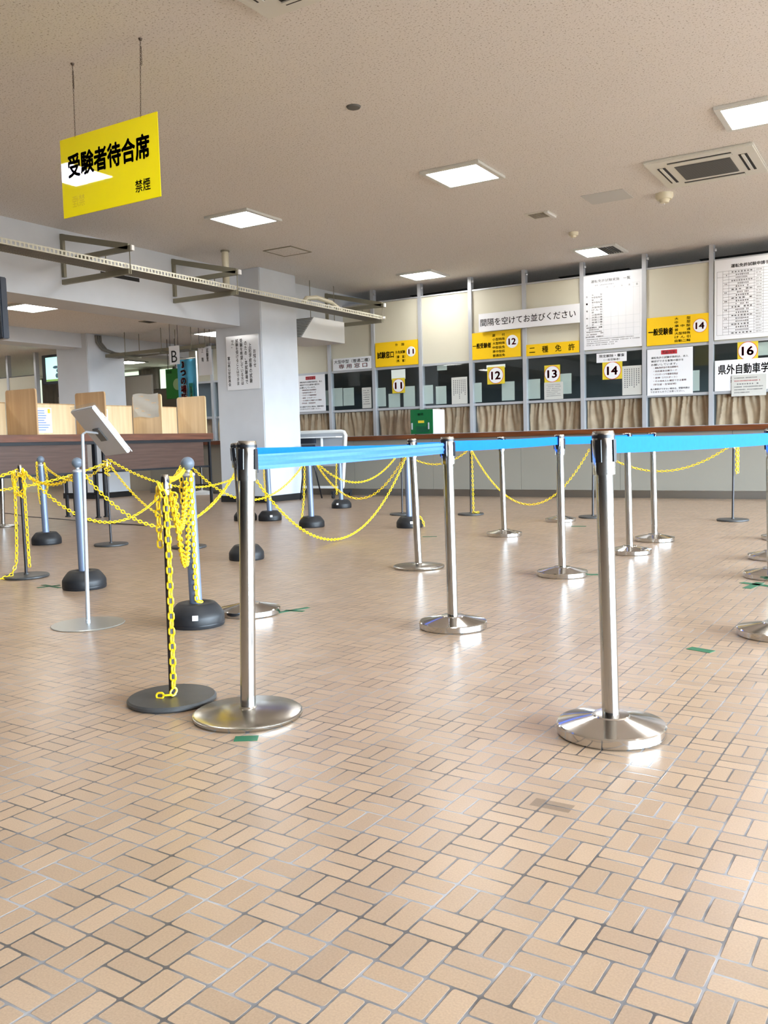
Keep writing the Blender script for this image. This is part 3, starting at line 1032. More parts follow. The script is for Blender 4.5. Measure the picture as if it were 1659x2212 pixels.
LIGHTS = [
    (-4.04, 8.33, 'bright square ceiling light at the middle of the ceiling', 0),
    (-6.94, 8.33, 'square ceiling light below and right of the yellow hanging sign', 0),
    (-6.99, 12.86, 'small-looking square ceiling light close above the cream counter panels', 0),
    (-4.05, 12.86, 'square ceiling light beside a dark louver above the timetable poster', 1),
    (-1.20, 8.25, 'square ceiling light cut by the right edge beside the air conditioner', 0),
]
for x, y, lab, hf in LIGHTS:
    ceiling_light(x, y, CZ, lab, half=bool(hf))
for x, y in ((-7.13, 2.74), (-4.04, 2.9), (-1.2, 2.75), (1.7, 2.75), (1.7, 8.3), (1.7, 12.8), (-1.2, 12.85), (4.6, 2.75), (4.6, 8.3)):
    ceiling_light(x, y, CZ, 'square ceiling light of the main hall outside the picture')
ceiling_light(-11.0, 8.36, LZ, 'wide bright ceiling light under the left beam at the left edge')
ceiling_light(-14.41, 11.08, LZ, 'thin-looking ceiling light far off above the wall screen')
ceiling_light(-16.24, 15.04, LZ, 'distant ceiling light seen just right of the far column')
for x, y in ((-11.0, 5.6), (-11.0, 2.9), (-14.41, 8.36), (-14.41, 5.6), (-17.8, 11.08), (-17.8, 8.36), (-11.1, 12.4), (-20.6, 13.5)):
    ceiling_light(x, y, LZ, 'square ceiling light of the left bay outside the picture')


def cassette(x, y, label):
    t = thing('air_conditioner', label, 'air conditioner', (x, y, CZ), group='ceiling cassette air conditioners')
    a = 0.515
    z = CZ
    MB().box(x - a, x + a, y - a, y + a, z - .035, z).build('panel', M['white_plastic'], t, bevel=.012)
    mb = MB()
    for i in range(26):
        yy = y - .25 + i * .02
        mb.box(x - .255, x + .255, yy - .006, yy + .006, z - .043, z - .036)
    MB().box(x - .265, x + .265, y - .265, y + .265, z - .0375, z - .034).build('grille_backing', M['grille_dark'], t)
    mb.build('intake_grille', M['grille_dark'], t)
    for k_ in range(4):
        an = k_ * math.pi / 2
        ca, sa = round(math.cos(an)), round(math.sin(an))
        mb, ml = MB(), MB()
        pts = []
        for (u0, u1, v0, v1, dz0, dz1, tgt) in ((.345, .425, -.3, .3, .0375, .034, mb), (.372, .40, -.3, .3, .046, .0375, ml)):
            c = [(u * ca - v * sa, u * sa + v * ca) for u, v in ((u0, v0), (u1, v0), (u1, v1), (u0, v1))]
            xs_, ys_ = [p[0] for p in c], [p[1] for p in c]
            tgt.box(x + min(xs_), x + max(xs_), y + min(ys_), y + max(ys_), z - dz0, z - dz1)
        s_ = mb.build('air_slot', M['slot'], t)
        ml.build('louver_blade', M['white_plastic'], s_)
    return t


cassette(-1.90, 9.57, 'white four-way ceiling air conditioner with dark square grille near the right edge')
cassette(-3.05, 4.08, 'white ceiling air conditioner cut by the top edge of the picture')


def flat_ceiling(name, label, cat, x0, x1, y0, y1, z, m, frame=None, group=None):
    t = thing(name, label, cat, ((x0 + x1) / 2, (y0 + y1) / 2, z), group=group)
    MB().box(x0, x1, y0, y1, z - .006, z).build('cover', m, t, bevel=.002)
    if frame:
        mb = MB()
        w = .018
        for (a, b_, c, d) in ((x0 - w, x1 + w, y0 - w, y0), (x0 - w, x1 + w, y1, y1 + w), (x0 - w, x0, y0, y1), (x1, x1 + w, y0, y1)):
            mb.box(a, b_, c, d, z - .010, z)
        mb.build('frame', frame, t)
    return t


flat_ceiling('access_panel', 'plain pale grey rectangular panel in the ceiling below the air conditioner', 'panel', -3.33, -2.85, 9.88, 10.32, CZ, mat('pale_panel', lin(205, 206, 204), .5))
t = flat_ceiling('ceiling_vent', 'small beige ceiling vent left of the pale access panel', 'vent', -4.16, -3.85, 10.24, 10.56, CZ, M['white_plastic'])
mb = MB()
for i in range(9):
    mb.box(-4.12 + i * .022, -4.108 + i * .022, 10.29, 10.51, CZ - .012, CZ - .006)
mb.build('slats', M['greige'], t)
MB().box(-3.90, -3.86, 10.25, 10.55, CZ - .03, CZ - .005).build('edge_bar', M['white'], t)
flat_ceiling('ceiling_hatch', 'square ceiling hatch in thin dark frame before the near column', 'hatch', -7.87, -7.42, 9.88, 10.33, CZ, M['ceiling'], M['bracket'])
flat_ceiling('ceiling_vent', 'little dark vent in the lower left ceiling under the beam', 'vent', -10.97, -10.73, 10.45, 10.65, LZ, M['slot'], M['bracket'])
t = thing('ceiling_speaker', 'lone dark grey round cover in the open middle of the ceiling', 'speaker', (-3.96, 6.18, CZ))
MB().lathe([(0, -.012), (.052, -.012), (.052, -.012), (.06, 0), (0, 0)], (-3.96, 6.18, CZ), 32).build('cover', M['grille_dark'], t)


def detector(x, y, label, s):
    t = thing('smoke_detector', label, 'detector', (x, y, CZ), group='smoke detectors')
    MB().lathe([(0, 0), (.072 * s, 0), (.072 * s, 0), (.072 * s, -.03 * s), (.06 * s, -.05 * s)], (x, y, CZ), 32).build('body', M['ivory'], t)
    MB().lathe([(.06 * s, -.05 * s), (.045 * s, -.05 * s), (.045 * s, -.05 * s), (.035 * s, -.075 * s), (0, -.08 * s)], (x, y, CZ), 24).build('sensor_head', M['ivory'], t)
    MB().lathe([(.006, -.078 * s), (.006, -.09 * s), (0, -.092 * s)], (x, y, CZ), 10).build('indicator', M['white'], t)


detector(-2.52, 10.37, 'large round ivory smoke detector next to the air conditioner', 1.35)
detector(-3.99, 11.55, 'small round ivory smoke detector above the ceiling light with louver', 0.9)

# ================================================================== HANGING SIGN
t = thing('hanging_sign', 'big yellow hanging sign with black characters on two chains', 'sign', (-4.82, 4.37, 2.56))
MB().box(-5.30, -4.335, 4.366, 4.372, 2.56, 3.105).build('panel', M['yellow_sign'], t)
letters(t, '受験者待合席', -5.225, -4.42, 2.83, 2.985, 4.3645, M['ink_gloss'], .035)
letters(t, '禁煙', -4.565, -4.425, 2.62, 2.70, 4.3645, M['ink'], .012)
letters(t, '禁煙', -5.07, -5.20, 2.62, 2.70, 4.3655, mat('show_through', lin(232, 212, 18), .1), .0, 'show_through_lettering', label='faint mirrored lettering showing through from the back')


def link_ring(mb, c, tdir, side, ln, wd, r, n=12, m=6):
    """one stadium-shaped chain link centred on c, long axis tdir, lying in tdir/side"""
    nrm = tdir.cross(side).normalized()
    half = (ln - wd) / 2
    rad = wd / 2 - r
    path = []
    for i in range(n):
        a = 2 * math.pi * (i + .5) / n
        u, v = math.cos(a) * rad, math.sin(a) * rad
        path.append(c + tdir * (u + (half if u > 0 else -half)) + side * v)
    base = len(mb.v)
    for i in range(n):
        tg = (path[(i + 1) % n] - path[i - 1]).normalized()
        a = tg.cross(nrm)
        for j in range(m):
            an = 2 * math.pi * j / m
            mb.v.append(path[i] + (a * math.cos(an) + nrm * math.sin(an)) * r)
    for i in range(n):
        for j in range(m):
            mb.f.append((base + i * m + j, base + i * m + (j + 1) % m, base + ((i + 1) % n) * m + (j + 1) % m, base + ((i + 1) % n) * m + j))
            mb.sm.append(True)


def chain_mesh(pts, pitch=.027, wd=.0268, r=.0037, ln=None, n=12, m=6, mb=None):
    ln = ln or pitch + 2.6 * r
    mb = mb or MB()
    pts = [Vector(p) for p in pts]
    acc, k_ = 0.0, 0
    side0 = None
    for a, b_ in zip(pts, pts[1:]):
        d = b_ - a
        L = d.length
        if L < 1e-6:
            continue
        tdir = d / L
        while acc < L:
            c = a + tdir * acc
            ref = Vector((0, 0, 1)) if abs(tdir.z) < .92 else Vector((0.85, 0.52, 0))
            s0 = tdir.cross(ref).normalized()
            s1 = tdir.cross(s0).normalized()
            sgn = R(18) if abs(tdir.z) < .92 else R(12)
            ang = sgn + (math.pi / 2 if k_ % 2 else 0)
            side = s0 * math.cos(ang) + s1 * math.sin(ang)
            link_ring(mb, c, tdir, side, ln, wd, r, n, m)
            k_ += 1
            acc += pitch
        acc -= L
    return mb


M['brass'] = mat('dark_brass', lin(92, 80, 70), .5, .4)
for (xa, xb) in ((-5.13, -5.14), (-4.46, -4.49)):
    mb = chain_mesh([(xa, 4.37, CZ - .004), (xb, 4.369, 3.095)], .013, .011, .0016, n=8, m=4)
    for i in range(10):
        z = CZ - .06 - i * .012
        link_ring(mb, Vector((xa + .006, 4.366, z)), Vector((0, 0, 1)), Vector((1, 0, 0)) if i % 2 else Vector((.5, .8, 0)).normalized(), .017, .011, .0016, 8, 4)
    mb.build('chain', M['brass'], t)
    MB().lathe([(0, 0), (.014, 0), (.010, -.012), (0, -.014)], (xa, 4.37, CZ), 12).build('ceiling_hook', M['brass'], t)

# ================================================================== CABLE TRAY ON THE LEFT BEAM
TX0, TX1, TZ = -8.25, -7.93, 2.985
t = thing('cable_tray', 'long perforated ivory cable tray running beside the left beam', 'cable tray', (-8.09, 5, TZ))
mb = MB()
for x in (TX1,):
    mb.box(x - .004, x, -4.9, 13.13, TZ, TZ + .014)
    mb.box(x - .004, x, -4.9, 13.13, TZ + .046, TZ + .062)
    y = 2.0
    while y < 13.1:
        mb.box(x - .004, x, y, y + .022, TZ + .014, TZ + .046)
        y += .052
mb.box(TX1 - .004, TX1, -4.9, 2.0, TZ + .014, TZ + .046)
mb.build('near_rail', M['tray'], t, weld=False)
MB().box(TX0, TX0 + .004, -4.9, 13.13, TZ, TZ + .06).build('far_rail', M['tray'], t)
mb = MB()
y = 2.0
while y < 13.1:
    mb.box(TX0 + .004, TX1 - .004, y, y + .020, TZ, TZ + .003)
    y += .032
mb.box(TX0 + .004, TX1 - .004, -4.9, 2.0, TZ, TZ + .003)
for i in range(5):
    x = TX0 + .05 + i * .056
    mb.box(x, x + .012, -4.9, 13.13, TZ + .001, TZ + .004)
mb.build('mesh_bottom', M['tray_under'], t, weld=False)
mb = MB()
for i, (x, r_) in enumerate(((-8.18, .014), (-8.13, .018), (-8.07, .012), (-8.02, .015))):
    mb.cyl((x, -4.9, TZ + .022), (x, 13.1, TZ + .022), r_, n=8)
mb.build('cables', mat('grey_cable', lin(120, 118, 112), .6), t)
MB().cyl((TX1 - .01, 13.13, TZ + .03), (TX1 + .03, 13.15, TZ + .03), .03, n=16).build('end_cap', M['white'], t)


def tray_bracket(y, label, xin=BX):
    t = thing('tray_bracket', label, 'bracket', (xin, y, 3.0), group='steel brackets holding the cable tray')
    MB().box(xin, xin + .045, y - .02, y + .02, 3.02, 3.54).build('wall_channel', M['bracket'], t)
    mb = MB()
    mb.bar((xin, y, 3.51), (-7.90, y, 3.235), .045, .07)
    mb.build('top_brace', M['bracket'], t)
    MB().bar((xin, y, 3.215), (-7.86, y, 3.215), .045, .06).build('upper_arm', M['bracket'], t)
    MB().bar((xin if xin > BX else xin, y, 2.96), (-7.90, y, 2.955), .045, .06).build('lower_arm', M['bracket'], t)
    for x in (-8.30, -7.895):
        MB().cyl((x, y, 2.93), (x, y, 3.22), .006, n=8).build('rod', M['bracket'], t)
    MB().box(-7.86, -7.835, y - .022, y + .022, 3.185, 3.245).build('end_cap', M['white'], t)


tray_bracket(7.41, 'steel tray bracket on the left beam nearest the yellow hanging sign')
tray_bracket(9.30, 'steel tray bracket on the left beam beside the white pipe')
tray_bracket(13.05, 'steel tray bracket near the tray end at the counter panels')
t = thing('ceiling_pipe', 'short white vertical pipe between the ceiling and cable tray', 'pipe', (-8.28, 9.54, TZ))
MB().cyl((-8.30, 9.54, TZ + .06), (-8.30, 9.54, CZ), .048, n=24).build('pipe', M['ivory'], t)
MB().cyl((-8.30, 9.54, CZ - .02), (-8.30, 9.54, CZ), .062, n=24).build('collar', M['bracket'], t)
o = MB().tube([(-8.20, 11.15, TZ + .045), (-8.18, 11.25, TZ + .16), (-8.16, 11.5, TZ + .20), (-8.16, 11.9, TZ + .17), (-8.18, 12.25, TZ + .06)], .035, 10).build('cable_bundle', M['ivory'])
tag(o, 'thick cream cable bundle arching on the cable tray past the near column', 'cable')
# slatted air unit hung behind the column
t = thing('hanging_air_unit', 'grey box unit with slatted slanting end hanging by the near column', 'air unit', (-8.95, 12.3, 2.64))
MB().add([(-9.4, 11.66, 2.62), (-8.60, 11.66, 2.62), (-8.60, 12.92, 2.62), (-9.4, 12.92, 2.62), (-9.4, 12.02, 2.98), (-8.60, 12.02, 2.98), (-8.60, 12.92, 2.98), (-9.4, 12.92, 2.98)],
         [(0, 3, 2, 1), (4, 5, 6, 7), (0, 1, 5, 4), (1, 2, 6, 5), (2, 3, 7, 6), (3, 0, 4, 7)]).build('casing', M['white'], t)
mb = MB()
for i in range(12):
    f = (i + .5) / 12
    mb.bar((-9.38, 11.655 + .36 * f, 2.62 + .36 * f), (-8.62, 11.655 + .36 * f, 2.62 + .36 * f), .02, .012)
mb.build('slats', M['duct'], t)
for x, y in ((-9.2, 12.1), (-8.72, 12.1), (-9.2, 12.8), (-8.72, 12.8)):
    MB().cyl((x, y, 2.98), (x, y, CZ), .006, n=8).build('hanger', M['bracket'], t)

# second tray and conduit by the far column, with hanging room signs
t = thing('cable_tray', 'distant dark cable tray running from the far column to the near one', 'cable tray', (-11.4, 11.4, 2.58))
MB().box(-12.74, -10.3, 11.25, 11.255, 2.56, 2.62).build('near_rail', M['bracket'], t)
MB().box(-12.74, -10.3, 11.545, 11.55, 2.56, 2.62).build('far_rail', M['bracket'], t)
mb = MB()
for i in range(30):
    mb.box(-12.72 + i * .08, -12.69 + i * .08, 11.255, 11.545, 2.56, 2.566)
mb.build('rungs', M['tray_under'], t, weld=False)
for x in (-12.2, -11.3, -10.6):
    mb = MB()
    for y in (11.23, 11.57):
        mb.cyl((x, y, 2.54), (x, y, LZ), .006, n=6)
    mb.box(x - .02, x + .02, 11.2, 11.6, 2.53, 2.56)
    mb.build('hanger', M['bracket'], t)
mb = MB()
for j, dx in enumerate((0, .05, .10)):
    mb.tube([(-12.735, 11.05 + dx, LZ - .02), (-12.73, 11.06 + dx, 2.82), (-12.70, 11.15 + dx, 2.70), (-12.62, 11.28 + dx, 2.64), (-12.4, 11.32 + dx * 1.2, 2.605), (-11.9, 11.32 + dx * 1.2, 2.60)], .02, 8)
o = mb.build('conduit_bend', mat('dark_conduit', lin(112, 110, 104), .5))
tag(o, 'grey curved conduits bending off the far column into the distant tray', 'conduit')


def hung_sign(name, label, x0, x1, z0, z1, y, m, rows=None, text=None):
    t = thing(name, label, 'sign', ((x0 + x1) / 2, y, z0))
    MB().box(x0, x1, y, y + .004, z0, z1).build('board', m, t)
    for x in (x0 + .03, x1 - .03):
        MB().cyl((x, y + .002, z1), (x, y + .002, LZ), .004, n=6).build('hanging_rod', M['dark_pole'], t)
    return t


t = hung_sign('room_sign', 'small white hanging sign with serif letter B by the blue banner', -10.90, -10.66, 2.29, 2.60, 11.0, M['paper'])
letters(t, 'B', -10.845, -10.715, 2.325, 2.52, 10.998, M['ink'], .0)
t = hung_sign('room_sign', 'pale hanging paper sign with grey vertical characters right of the letter B', -10.52, -10.22, 2.10, 2.58, 11.3, M['paper'])
letters(t, '試\n験\n室', -10.335, -10.285, 2.33, 2.55, 11.298, M['ink_grey'], .01, align='CENTER')
letters(t, '上\n　\n階', -10.445, -10.40, 2.33, 2.55, 11.298, M['ink_grey'], .01, align='CENTER')

# blue nobori banner and green board
t = thing('banner_flag', 'tall blue cloth banner with red vertical lettering on a white pole', 'banner', (-11.50, 12.3, 0))
mb = MB()
n = 14
vs = []
for i in range(n + 1):
    x = -12.02 + .50 * i / n
    for z in (1.25, 2.53):
        vs.append((x, 12.32 + .018 * math.sin(i * 1.1 + z), z))
mb.add(vs, [(2 * i, 2 * i + 2, 2 * i + 3, 2 * i + 1) for i in range(n)], True)
mb.build('cloth', M['blue_banner'], t)
MB().cyl((-11.50, 12.30, .02), (-11.50, 12.30, 2.66), .014, n=10).build('pole', M['white'], t)
MB().cyl((-12.05, 12.30, 2.54), (-11.50, 12.30, 2.54), .008, n=8).build('cross_arm', M['white'], t)
MB().lathe([(0, 0), (.2, 0), (.2, 0), (.2, .05), (.2, .05), (.03, .08), (0, .08)], (-11.50, 12.30, 0), 24).build('foot', M['white'], t)
letters(t, '3\nつ\nの\n場\n所\nで\n入\n会', -11.91, -11.76, 1.30, 2.49, 12.287, M['paper'], .075, 'lettering_outline', align='CENTER')
letters(t, '3\nつ\nの\n場\n所\nで\n入\n会', -11.90, -11.77, 1.30, 2.48, 12.285, M['banner_red'], .025, align='CENTER')
MB().box(-11.70, -11.60, 12.284, 12.288, 1.45, 2.08).build('side_stripe', M['banner_green'], t)
letters(t, '交\n通\n安\n全', -11.675, -11.625, 1.48, 2.02, 12.282, M['banner_tan'], .02, align='CENTER')
t = thing('green_board', 'dark green hanging board with a pale circle left of the blue banner', 'sign', (-12.2, 12.5, 1.83))
MB().box(-12.50, -12.18, 12.5, 12.52, 1.83, 2.40).build('board', M['green_board'], t)
MB().cyl((-12.20, 12.5, 2.10), (-12.20, 12.495, 2.10), .11, n=24).build('circle', mat('pale_green_disc', lin(150, 176, 120), .5), t)
for x in (-12.44, -12.24):
    MB().cyl((x, 12.51, 2.40), (x, 12.51, LZ), .006, n=6).build('hanging_rod', M['dark_pole'], t)
letters(t, '公安', -12.47, -12.33, 2.31, 2.375, 12.497, M['ink'], .01)

# screen, cream partitions and greige partition at the far left
t = thing('wall_screen', 'black framed television hanging from the ceiling left of the far column', 'television', (-14.9, 11.9, 2.24))
MB().box(-15.36, -14.30, 11.9, 12.0, 2.24, 2.83).build('casing', M['black_plastic'], t, bevel=.008)
MB().box(-15.235, -14.36, 11.893, 11.899, 2.295, 2.775).build('screen', M['tv_screen'], t)
mb = MB()
for cx, cz, rx, rz in ((-15.05, 2.68, .035, .035), (-15.04, 2.60, .06, .07), (-14.93, 2.57, .09, .03), (-14.86, 2.50, .06, .04), (-15.06, 2.47, .05, .06), (-15.10, 2.40, .045, .045), (-14.90, 2.40, .05, .05), (-14.78, 2.62, .06, .05), (-14.66, 2.50, .07, .09)):
    pts = [(cx + rx * math.cos(2 * math.pi * i / 12), 11.892, cz + rz * math.sin(2 * math.pi * i / 12)) for i in range(12)]
    mb.add([(p_[0], 11.8915 - .0001 * cx, p_[2]) for p_ in pts], [tuple(range(12))])
mb.build('picture', M['tv_fig'], t)
MB().box(-15.235, -14.36, 11.8905, 11.8925, 2.295, 2.335).build('picture_foot', M['tv_low'], t)
MB().cyl((-14.83, 11.98, 2.83), (-14.83, 11.98, LZ), .025, n=12).build('ceiling_mount', M['dark_pole'], t)


t = thing('hanging_monitor', 'black edge of a hanging monitor at the left border of the picture', 'television', (-7.25, 5.0, 1.9))
MB().box(-7.62, -6.955, 5.0, 5.07, 1.90, 2.44).build('casing', M['dark_panel'], t, bevel=.008)
MB().box(-7.58, -6.99, 4.996, 5.001, 1.94, 2.40).build('screen', M['black_plastic'], t)
MB().cyl((-7.3, 5.05, 2.44), (-7.3, 5.05, CZ), .02, n=12).build('ceiling_mount', M['dark_pole'], t)


def partition(label, x0, x1, y, z1, m, posts, group='office partitions at the far left'):
    t = thing('office_partition', label, 'partition', ((x0 + x1) / 2, y, 0), group=group)
    MB().box(x0, x1, y, y + .05, 0, z1).build('panel', m, t)
    MB().box(x0, x1, y - .006, y + .056, z1, z1 + .02).build('top_rail', M['grille_dark'], t)
    for x in posts:
        MB().box(x - .03, x + .03, y - .02, y + .07, 0, LZ).build('post', M['alu'], t)


partition('cream office partition with ceiling posts at the left edge', -17.9, -16.0, 12.25, 2.49, M['cream'], (-16.95, -16.02))
partition('dark greige office partition under the hanging television', -15.95, -13.62, 13.2, 2.40, M['greige'], ())
partition('greige office partition between the far column and blue banner', -18.3, -13.3, 14.6, 2.21, M['greige'], ())

# ================================================================== WRITING TABLES WITH BOOTHS
TXF, TXB = -9.16, -9.86


def writing_table(y0, y1, label):
    t = thing('writing_table', label, 'table', ((TXF + TXB) / 2, (y0 + y1) / 2, 0), group='dark wooden writing tables')
    MB().box(TXB, TXF, y0, y1, 1.005, 1.095).build('tabletop', M['table_wood'], t, bevel=.006)
    MB().box(TXF - .09, TXF - .07, y0 + .06, y1 - .16, .60, .975).build('modesty_panel', M['modesty'], t)
    mb = MB()
    for x in (TXF - .05, TXB + .05):
        mb.box(x - .015, x + .015, y0 + .02, y1 - .02, .965, 1.004)
    for y in (y0 + .06, y1 - .06):
        mb.box(TXB + .05, TXF - .05, y - .015, y + .015, .965, 1.004)
    mb.box(TXF - .07, TXF - .05, y0 + .04, y1 - .04, .585, .612)
    mb.build('frame', M['black_plastic'], t)
    for y in (y0 + .05, y1 - .05):
        for x in (TXF - .05, TXB + .05):
            mb = MB().box(x - .016, x + .016, y - .016, y + .016, .012, .97)
            lg = mb.build('leg', M['black_plastic'], t)
            MB().box(x - .026, x + .026, y - .026, y + .026, 0, .014).build('foot', M['rubber'], lg)
        mb = MB()
        for z in (.30, .58):
            mb.box(TXB + .05, TXF - .05, y - .010, y + .010, z, z + .022)
        for i in (1, 2):
            x = TXB + .05 + (TXF - TXB - .1) * i / 3
            mb.box(x - .008, x + .008, y - .008, y + .008, .32, .965)
        mb.build('end_brace', M['black_plastic'], t)


writing_table(5.35, 7.93, 'dark wooden writing table at the left edge carrying plywood booths')
writing_table(7.96, 10.10, 'dark wooden writing table with black end frame beside the near column')

TT = 1.096
XB = -9.76


def divider(y, label, m, cover=None, z1=1.655):
    t = thing('booth_divider', label, 'divider', ((TXF + XB) / 2, y, TT), group='upright booth dividers on the writing tables')
    MB().prism(rrect(XB + .012, TXF - .015, TT, z1, .035, (0, 0, 1, 1)), 1, y - .011, y + .011).build('board', M[m], t)
    if cover:
        mb = MB()
        n_ = 8
        vs = []
        for i in range(n_ + 1):
            z = 1.335 + (.335) * i / n_
            for j in range(n_ + 1):
                x = XB + .03 + (TXF - .06 - XB - .03) * j / n_
                vs.append((x, y - .016 - .006 * math.sin(i * 1.3 + j * .7), z + .012 * math.sin(j * .8)))
        mb.add(vs, [(i * (n_ + 1) + j, i * (n_ + 1) + j + 1, (i + 1) * (n_ + 1) + j + 1, (i + 1) * (n_ + 1) + j) for i in range(n_) for j in range(n_)], True)
        mb.build('cover_cloth', M['cloth'], t)
    return t


divider(7.0, 'brown upright booth divider nearest the left edge', 'ply_dark')
divider(8.06, 'brown upright booth divider behind the tablet stand', 'ply_dark')
divider(9.07, 'upright booth divider with a pale grey cloth hung over it', 'ply', True)
divider(9.97, 'light plywood booth divider at the column end of the tables', 'ply')
divider(5.95, 'brown upright booth divider just outside the left edge', 'ply_dark')
for y0, y1, lab, note in ((5.99, 6.98, 'plywood back board of the booth at the left edge', 0), (7.03, 8.04, 'plywood back board of the booth with the white leaflet left of the tablet stand', 1), (8.09, 9.05, 'plywood back board of the booth right of the tablet stand', 2), (9.10, 9.95, 'plywood back board of the booth nearest the column', 3)):
    t = thing('booth_back_board', lab, 'board', (XB, (y0 + y1) / 2, TT), group='low back boards of the booths')
    MB().box(XB - .012, XB + .008, y0, y1, TT, 1.50).build('board', M['ply'], t, bevel=.003)
    MB().box(XB - .013, XB + .009, y0, y1, 1.498, 1.512).build('edge_strip', M['ply_dark'], t)
    if note in (1, 2):
        yc0, yc1 = (7.36, 7.66) if note == 1 else (8.44, 8.60)
        MB().box(XB + .0085, XB + .0105, yc0, yc1, 1.13, 1.455).build('leaflet', M['paper'], t)
        mb = MB()
        for i in range(9):
            mb.box(XB + .0106, XB + .0114, yc0 + .04, yc1 - random.uniform(.03, .12), 1.41 - i * .031, 1.422 - i * .031)
        mb.build('leaflet_print', M['ink_blue'], t)
        MB().box(XB + .0106, XB + .0114, yc1 - .06, yc1 - .02, 1.385, 1.44).build('leaflet_emblem', M['yellow_card'], t)
    if note == 3:
        MB().box(XB + .008, XB + .02, 9.55, 9.60, TT, 1.47).build('white_edge_post', M['white'], t)

# ================================================================== RECEPTION BOARD RIGHT OF THE COLUMN
t = thing('mobile_board', 'white framed mobile board on casters standing right of the near column', 'board', (-8.4, 11.95, 0))
yB = 11.95
mb = MB()
mb.tube([(-8.98, yB, .17), (-8.98, yB, 1.02), (-8.95, yB, 1.07), (-8.90, yB, 1.085), (-8.08, yB, 1.085), (-8.02, yB, 1.07), (-7.99, yB, 1.02), (-8.08, yB, .17)], .03, 10)
mb.build('frame', M['white'], t)
MB().box(-8.96, -8.03, yB - .008, yB + .008, .52, 1.06).build('panel', M['grey_panel'], t)
MB().box(-8.97, -8.05, yB - .20, yB - .01, .985, 1.005).build('shelf', M['white'], t)
MB().box(-8.97, -8.50, yB - .16, yB - .12, .90, .985).build('dark_screen', M['dark_panel'], t)
MB().cyl((-8.40, yB - .10, .60), (-8.40, yB - .10, .985), .022, n=12).build('stem', M['white'], t)
MB().box(-8.98, -8.07, yB - .02, yB + .02, .15, .19).build('bottom_bar', M['white'], t)
for x in (-8.94, -8.10):
    lg = MB().box(x - .018, x + .018, yB - .28, yB + .28, .07, .12).build('leg', M['black_plastic'], t)
    for yy in (-.25, .25):
        MB().cyl((x - .012, yB + yy, .036), (x + .012, yB + yy, .036), .036, n=16).build('caster', M['black_plastic'], lg)
t = thing('folding_easel', 'black slender easel legs standing against the right face of the near column', 'easel', (-8.40, 11.4, 0))
for a, b_ in (((-8.50, 11.35, 0), (-8.44, 11.45, .86)), ((-8.25, 11.30, 0), (-8.32, 11.45, .86)), ((-8.36, 11.75, 0), (-8.38, 11.48, .86))):
    MB().cyl(a, b_, .012, n=8).build('leg', M['black_plastic'], t)
MB().box(-8.50, -8.26, 11.43, 11.47, .84, .88).build('top_bar', M['black_plastic'], t)
MB().box(-8.42, -8.34, 11.42, 11.44, .45, .80).build('hanging_strap', M['dark_panel'], t)

# ================================================================== POSTS
def lean(o, base, top):
    """turn the upright parts of a post so that its axis runs to the seen top; the base stays flat"""
    d = (Vector(top) - Vector(base)).normalized()
    q = Vector((0, 0, 1)).rotation_difference(d)
    for c in kids(o):
        if c.name.split('.')[0] in ('pole', 'head', 'ball_top', 'top_cap', 'collar', 'hook'):
            c.rotation_mode = 'QUATERNION'
            c.rotation_quaternion = q


def belt_post(name, flat=False):
    t = thing(name, 'x', 'barrier post', (0, 0, 0))
    if flat:
        MB().lathe([(0, 0), (.178, 0), (.178, 0), (.182, .006), (.182, .014), (.182, .014), (.176, .018), (.176, .018), (.03, .030), (.026, .036), (0, .036)], n=64).build('base', M['brushed_dark'], t)
    else:
        MB().lathe([(0, 0), (.158, 0), (.158, 0), (.1625, .005), (.1625, .030), (.1625, .030), (.159, .034), (.159, .034), (.057, .056), (.057, .056), (.054, .060), (.054, .060), (.03, .061), (0, .061)], n=64).build('base', M['chrome'], t)
    MB().cyl((0, 0, .03), (0, 0, .80), .0255, n=40).build('pole', M['brushed'], t)
    mb = MB()
    mb.lathe([(.0255, .785), (.033, .785), (.033, .785), (.033, .905), (.033, .905), (.030, .914), (.030, .914), (0, .914)], n=40)
    hd = mb.build('head', M['chrome'], t)
    MB().lathe([(.0337, .893), (.0337, .902)], n=40).build('cap_ring', M['black_plastic'], hd)
    for k_ in range(4):
        an = k_ * math.pi / 2
        ca, sa = math.cos(an), math.sin(an)
        c = Vector((ca * .0325, sa * .0325, 0))
        mb = MB()
        tdir = Vector((-sa, ca, 0))
        rd = Vector((ca, sa, 0))
        vs = []
        for dt in (-.009, .009):
            for dr in (-.004, .004):
                for z in (.822, .888):
                    vs.append(c + tdir * dt + rd * dr + Vector((0, 0, z)))
        mb.add(vs, [(0, 1, 3, 2), (4, 6, 7, 5), (0, 4, 5, 1), (2, 3, 7, 6), (0, 2, 6, 4), (1, 5, 7, 3)])
        mb.build('belt_slot', M['black_plastic'], hd)
    return t


cone = belt_post('belt_post')
flat = belt_post('belt_post', True)
GP = 'chrome belt barrier posts'
used = set()


def put(proto, loc, label, rot=0.0, top=None, group=GP):
    o = proto if proto.name not in used else copy_tree(proto)
    used.add(proto.name)
    o.location = (loc[0], loc[1], 0)
    o.rotation_euler = (0, 0, rot)
    tag(o, label, None, group)
    if top is not None:
        d = Vector(top) - Vector((loc[0], loc[1], 0))
        d = Matrix.Rotation(-rot, 3, 'Z') @ d
        lean(o, (0, 0, 0), d)
    return o


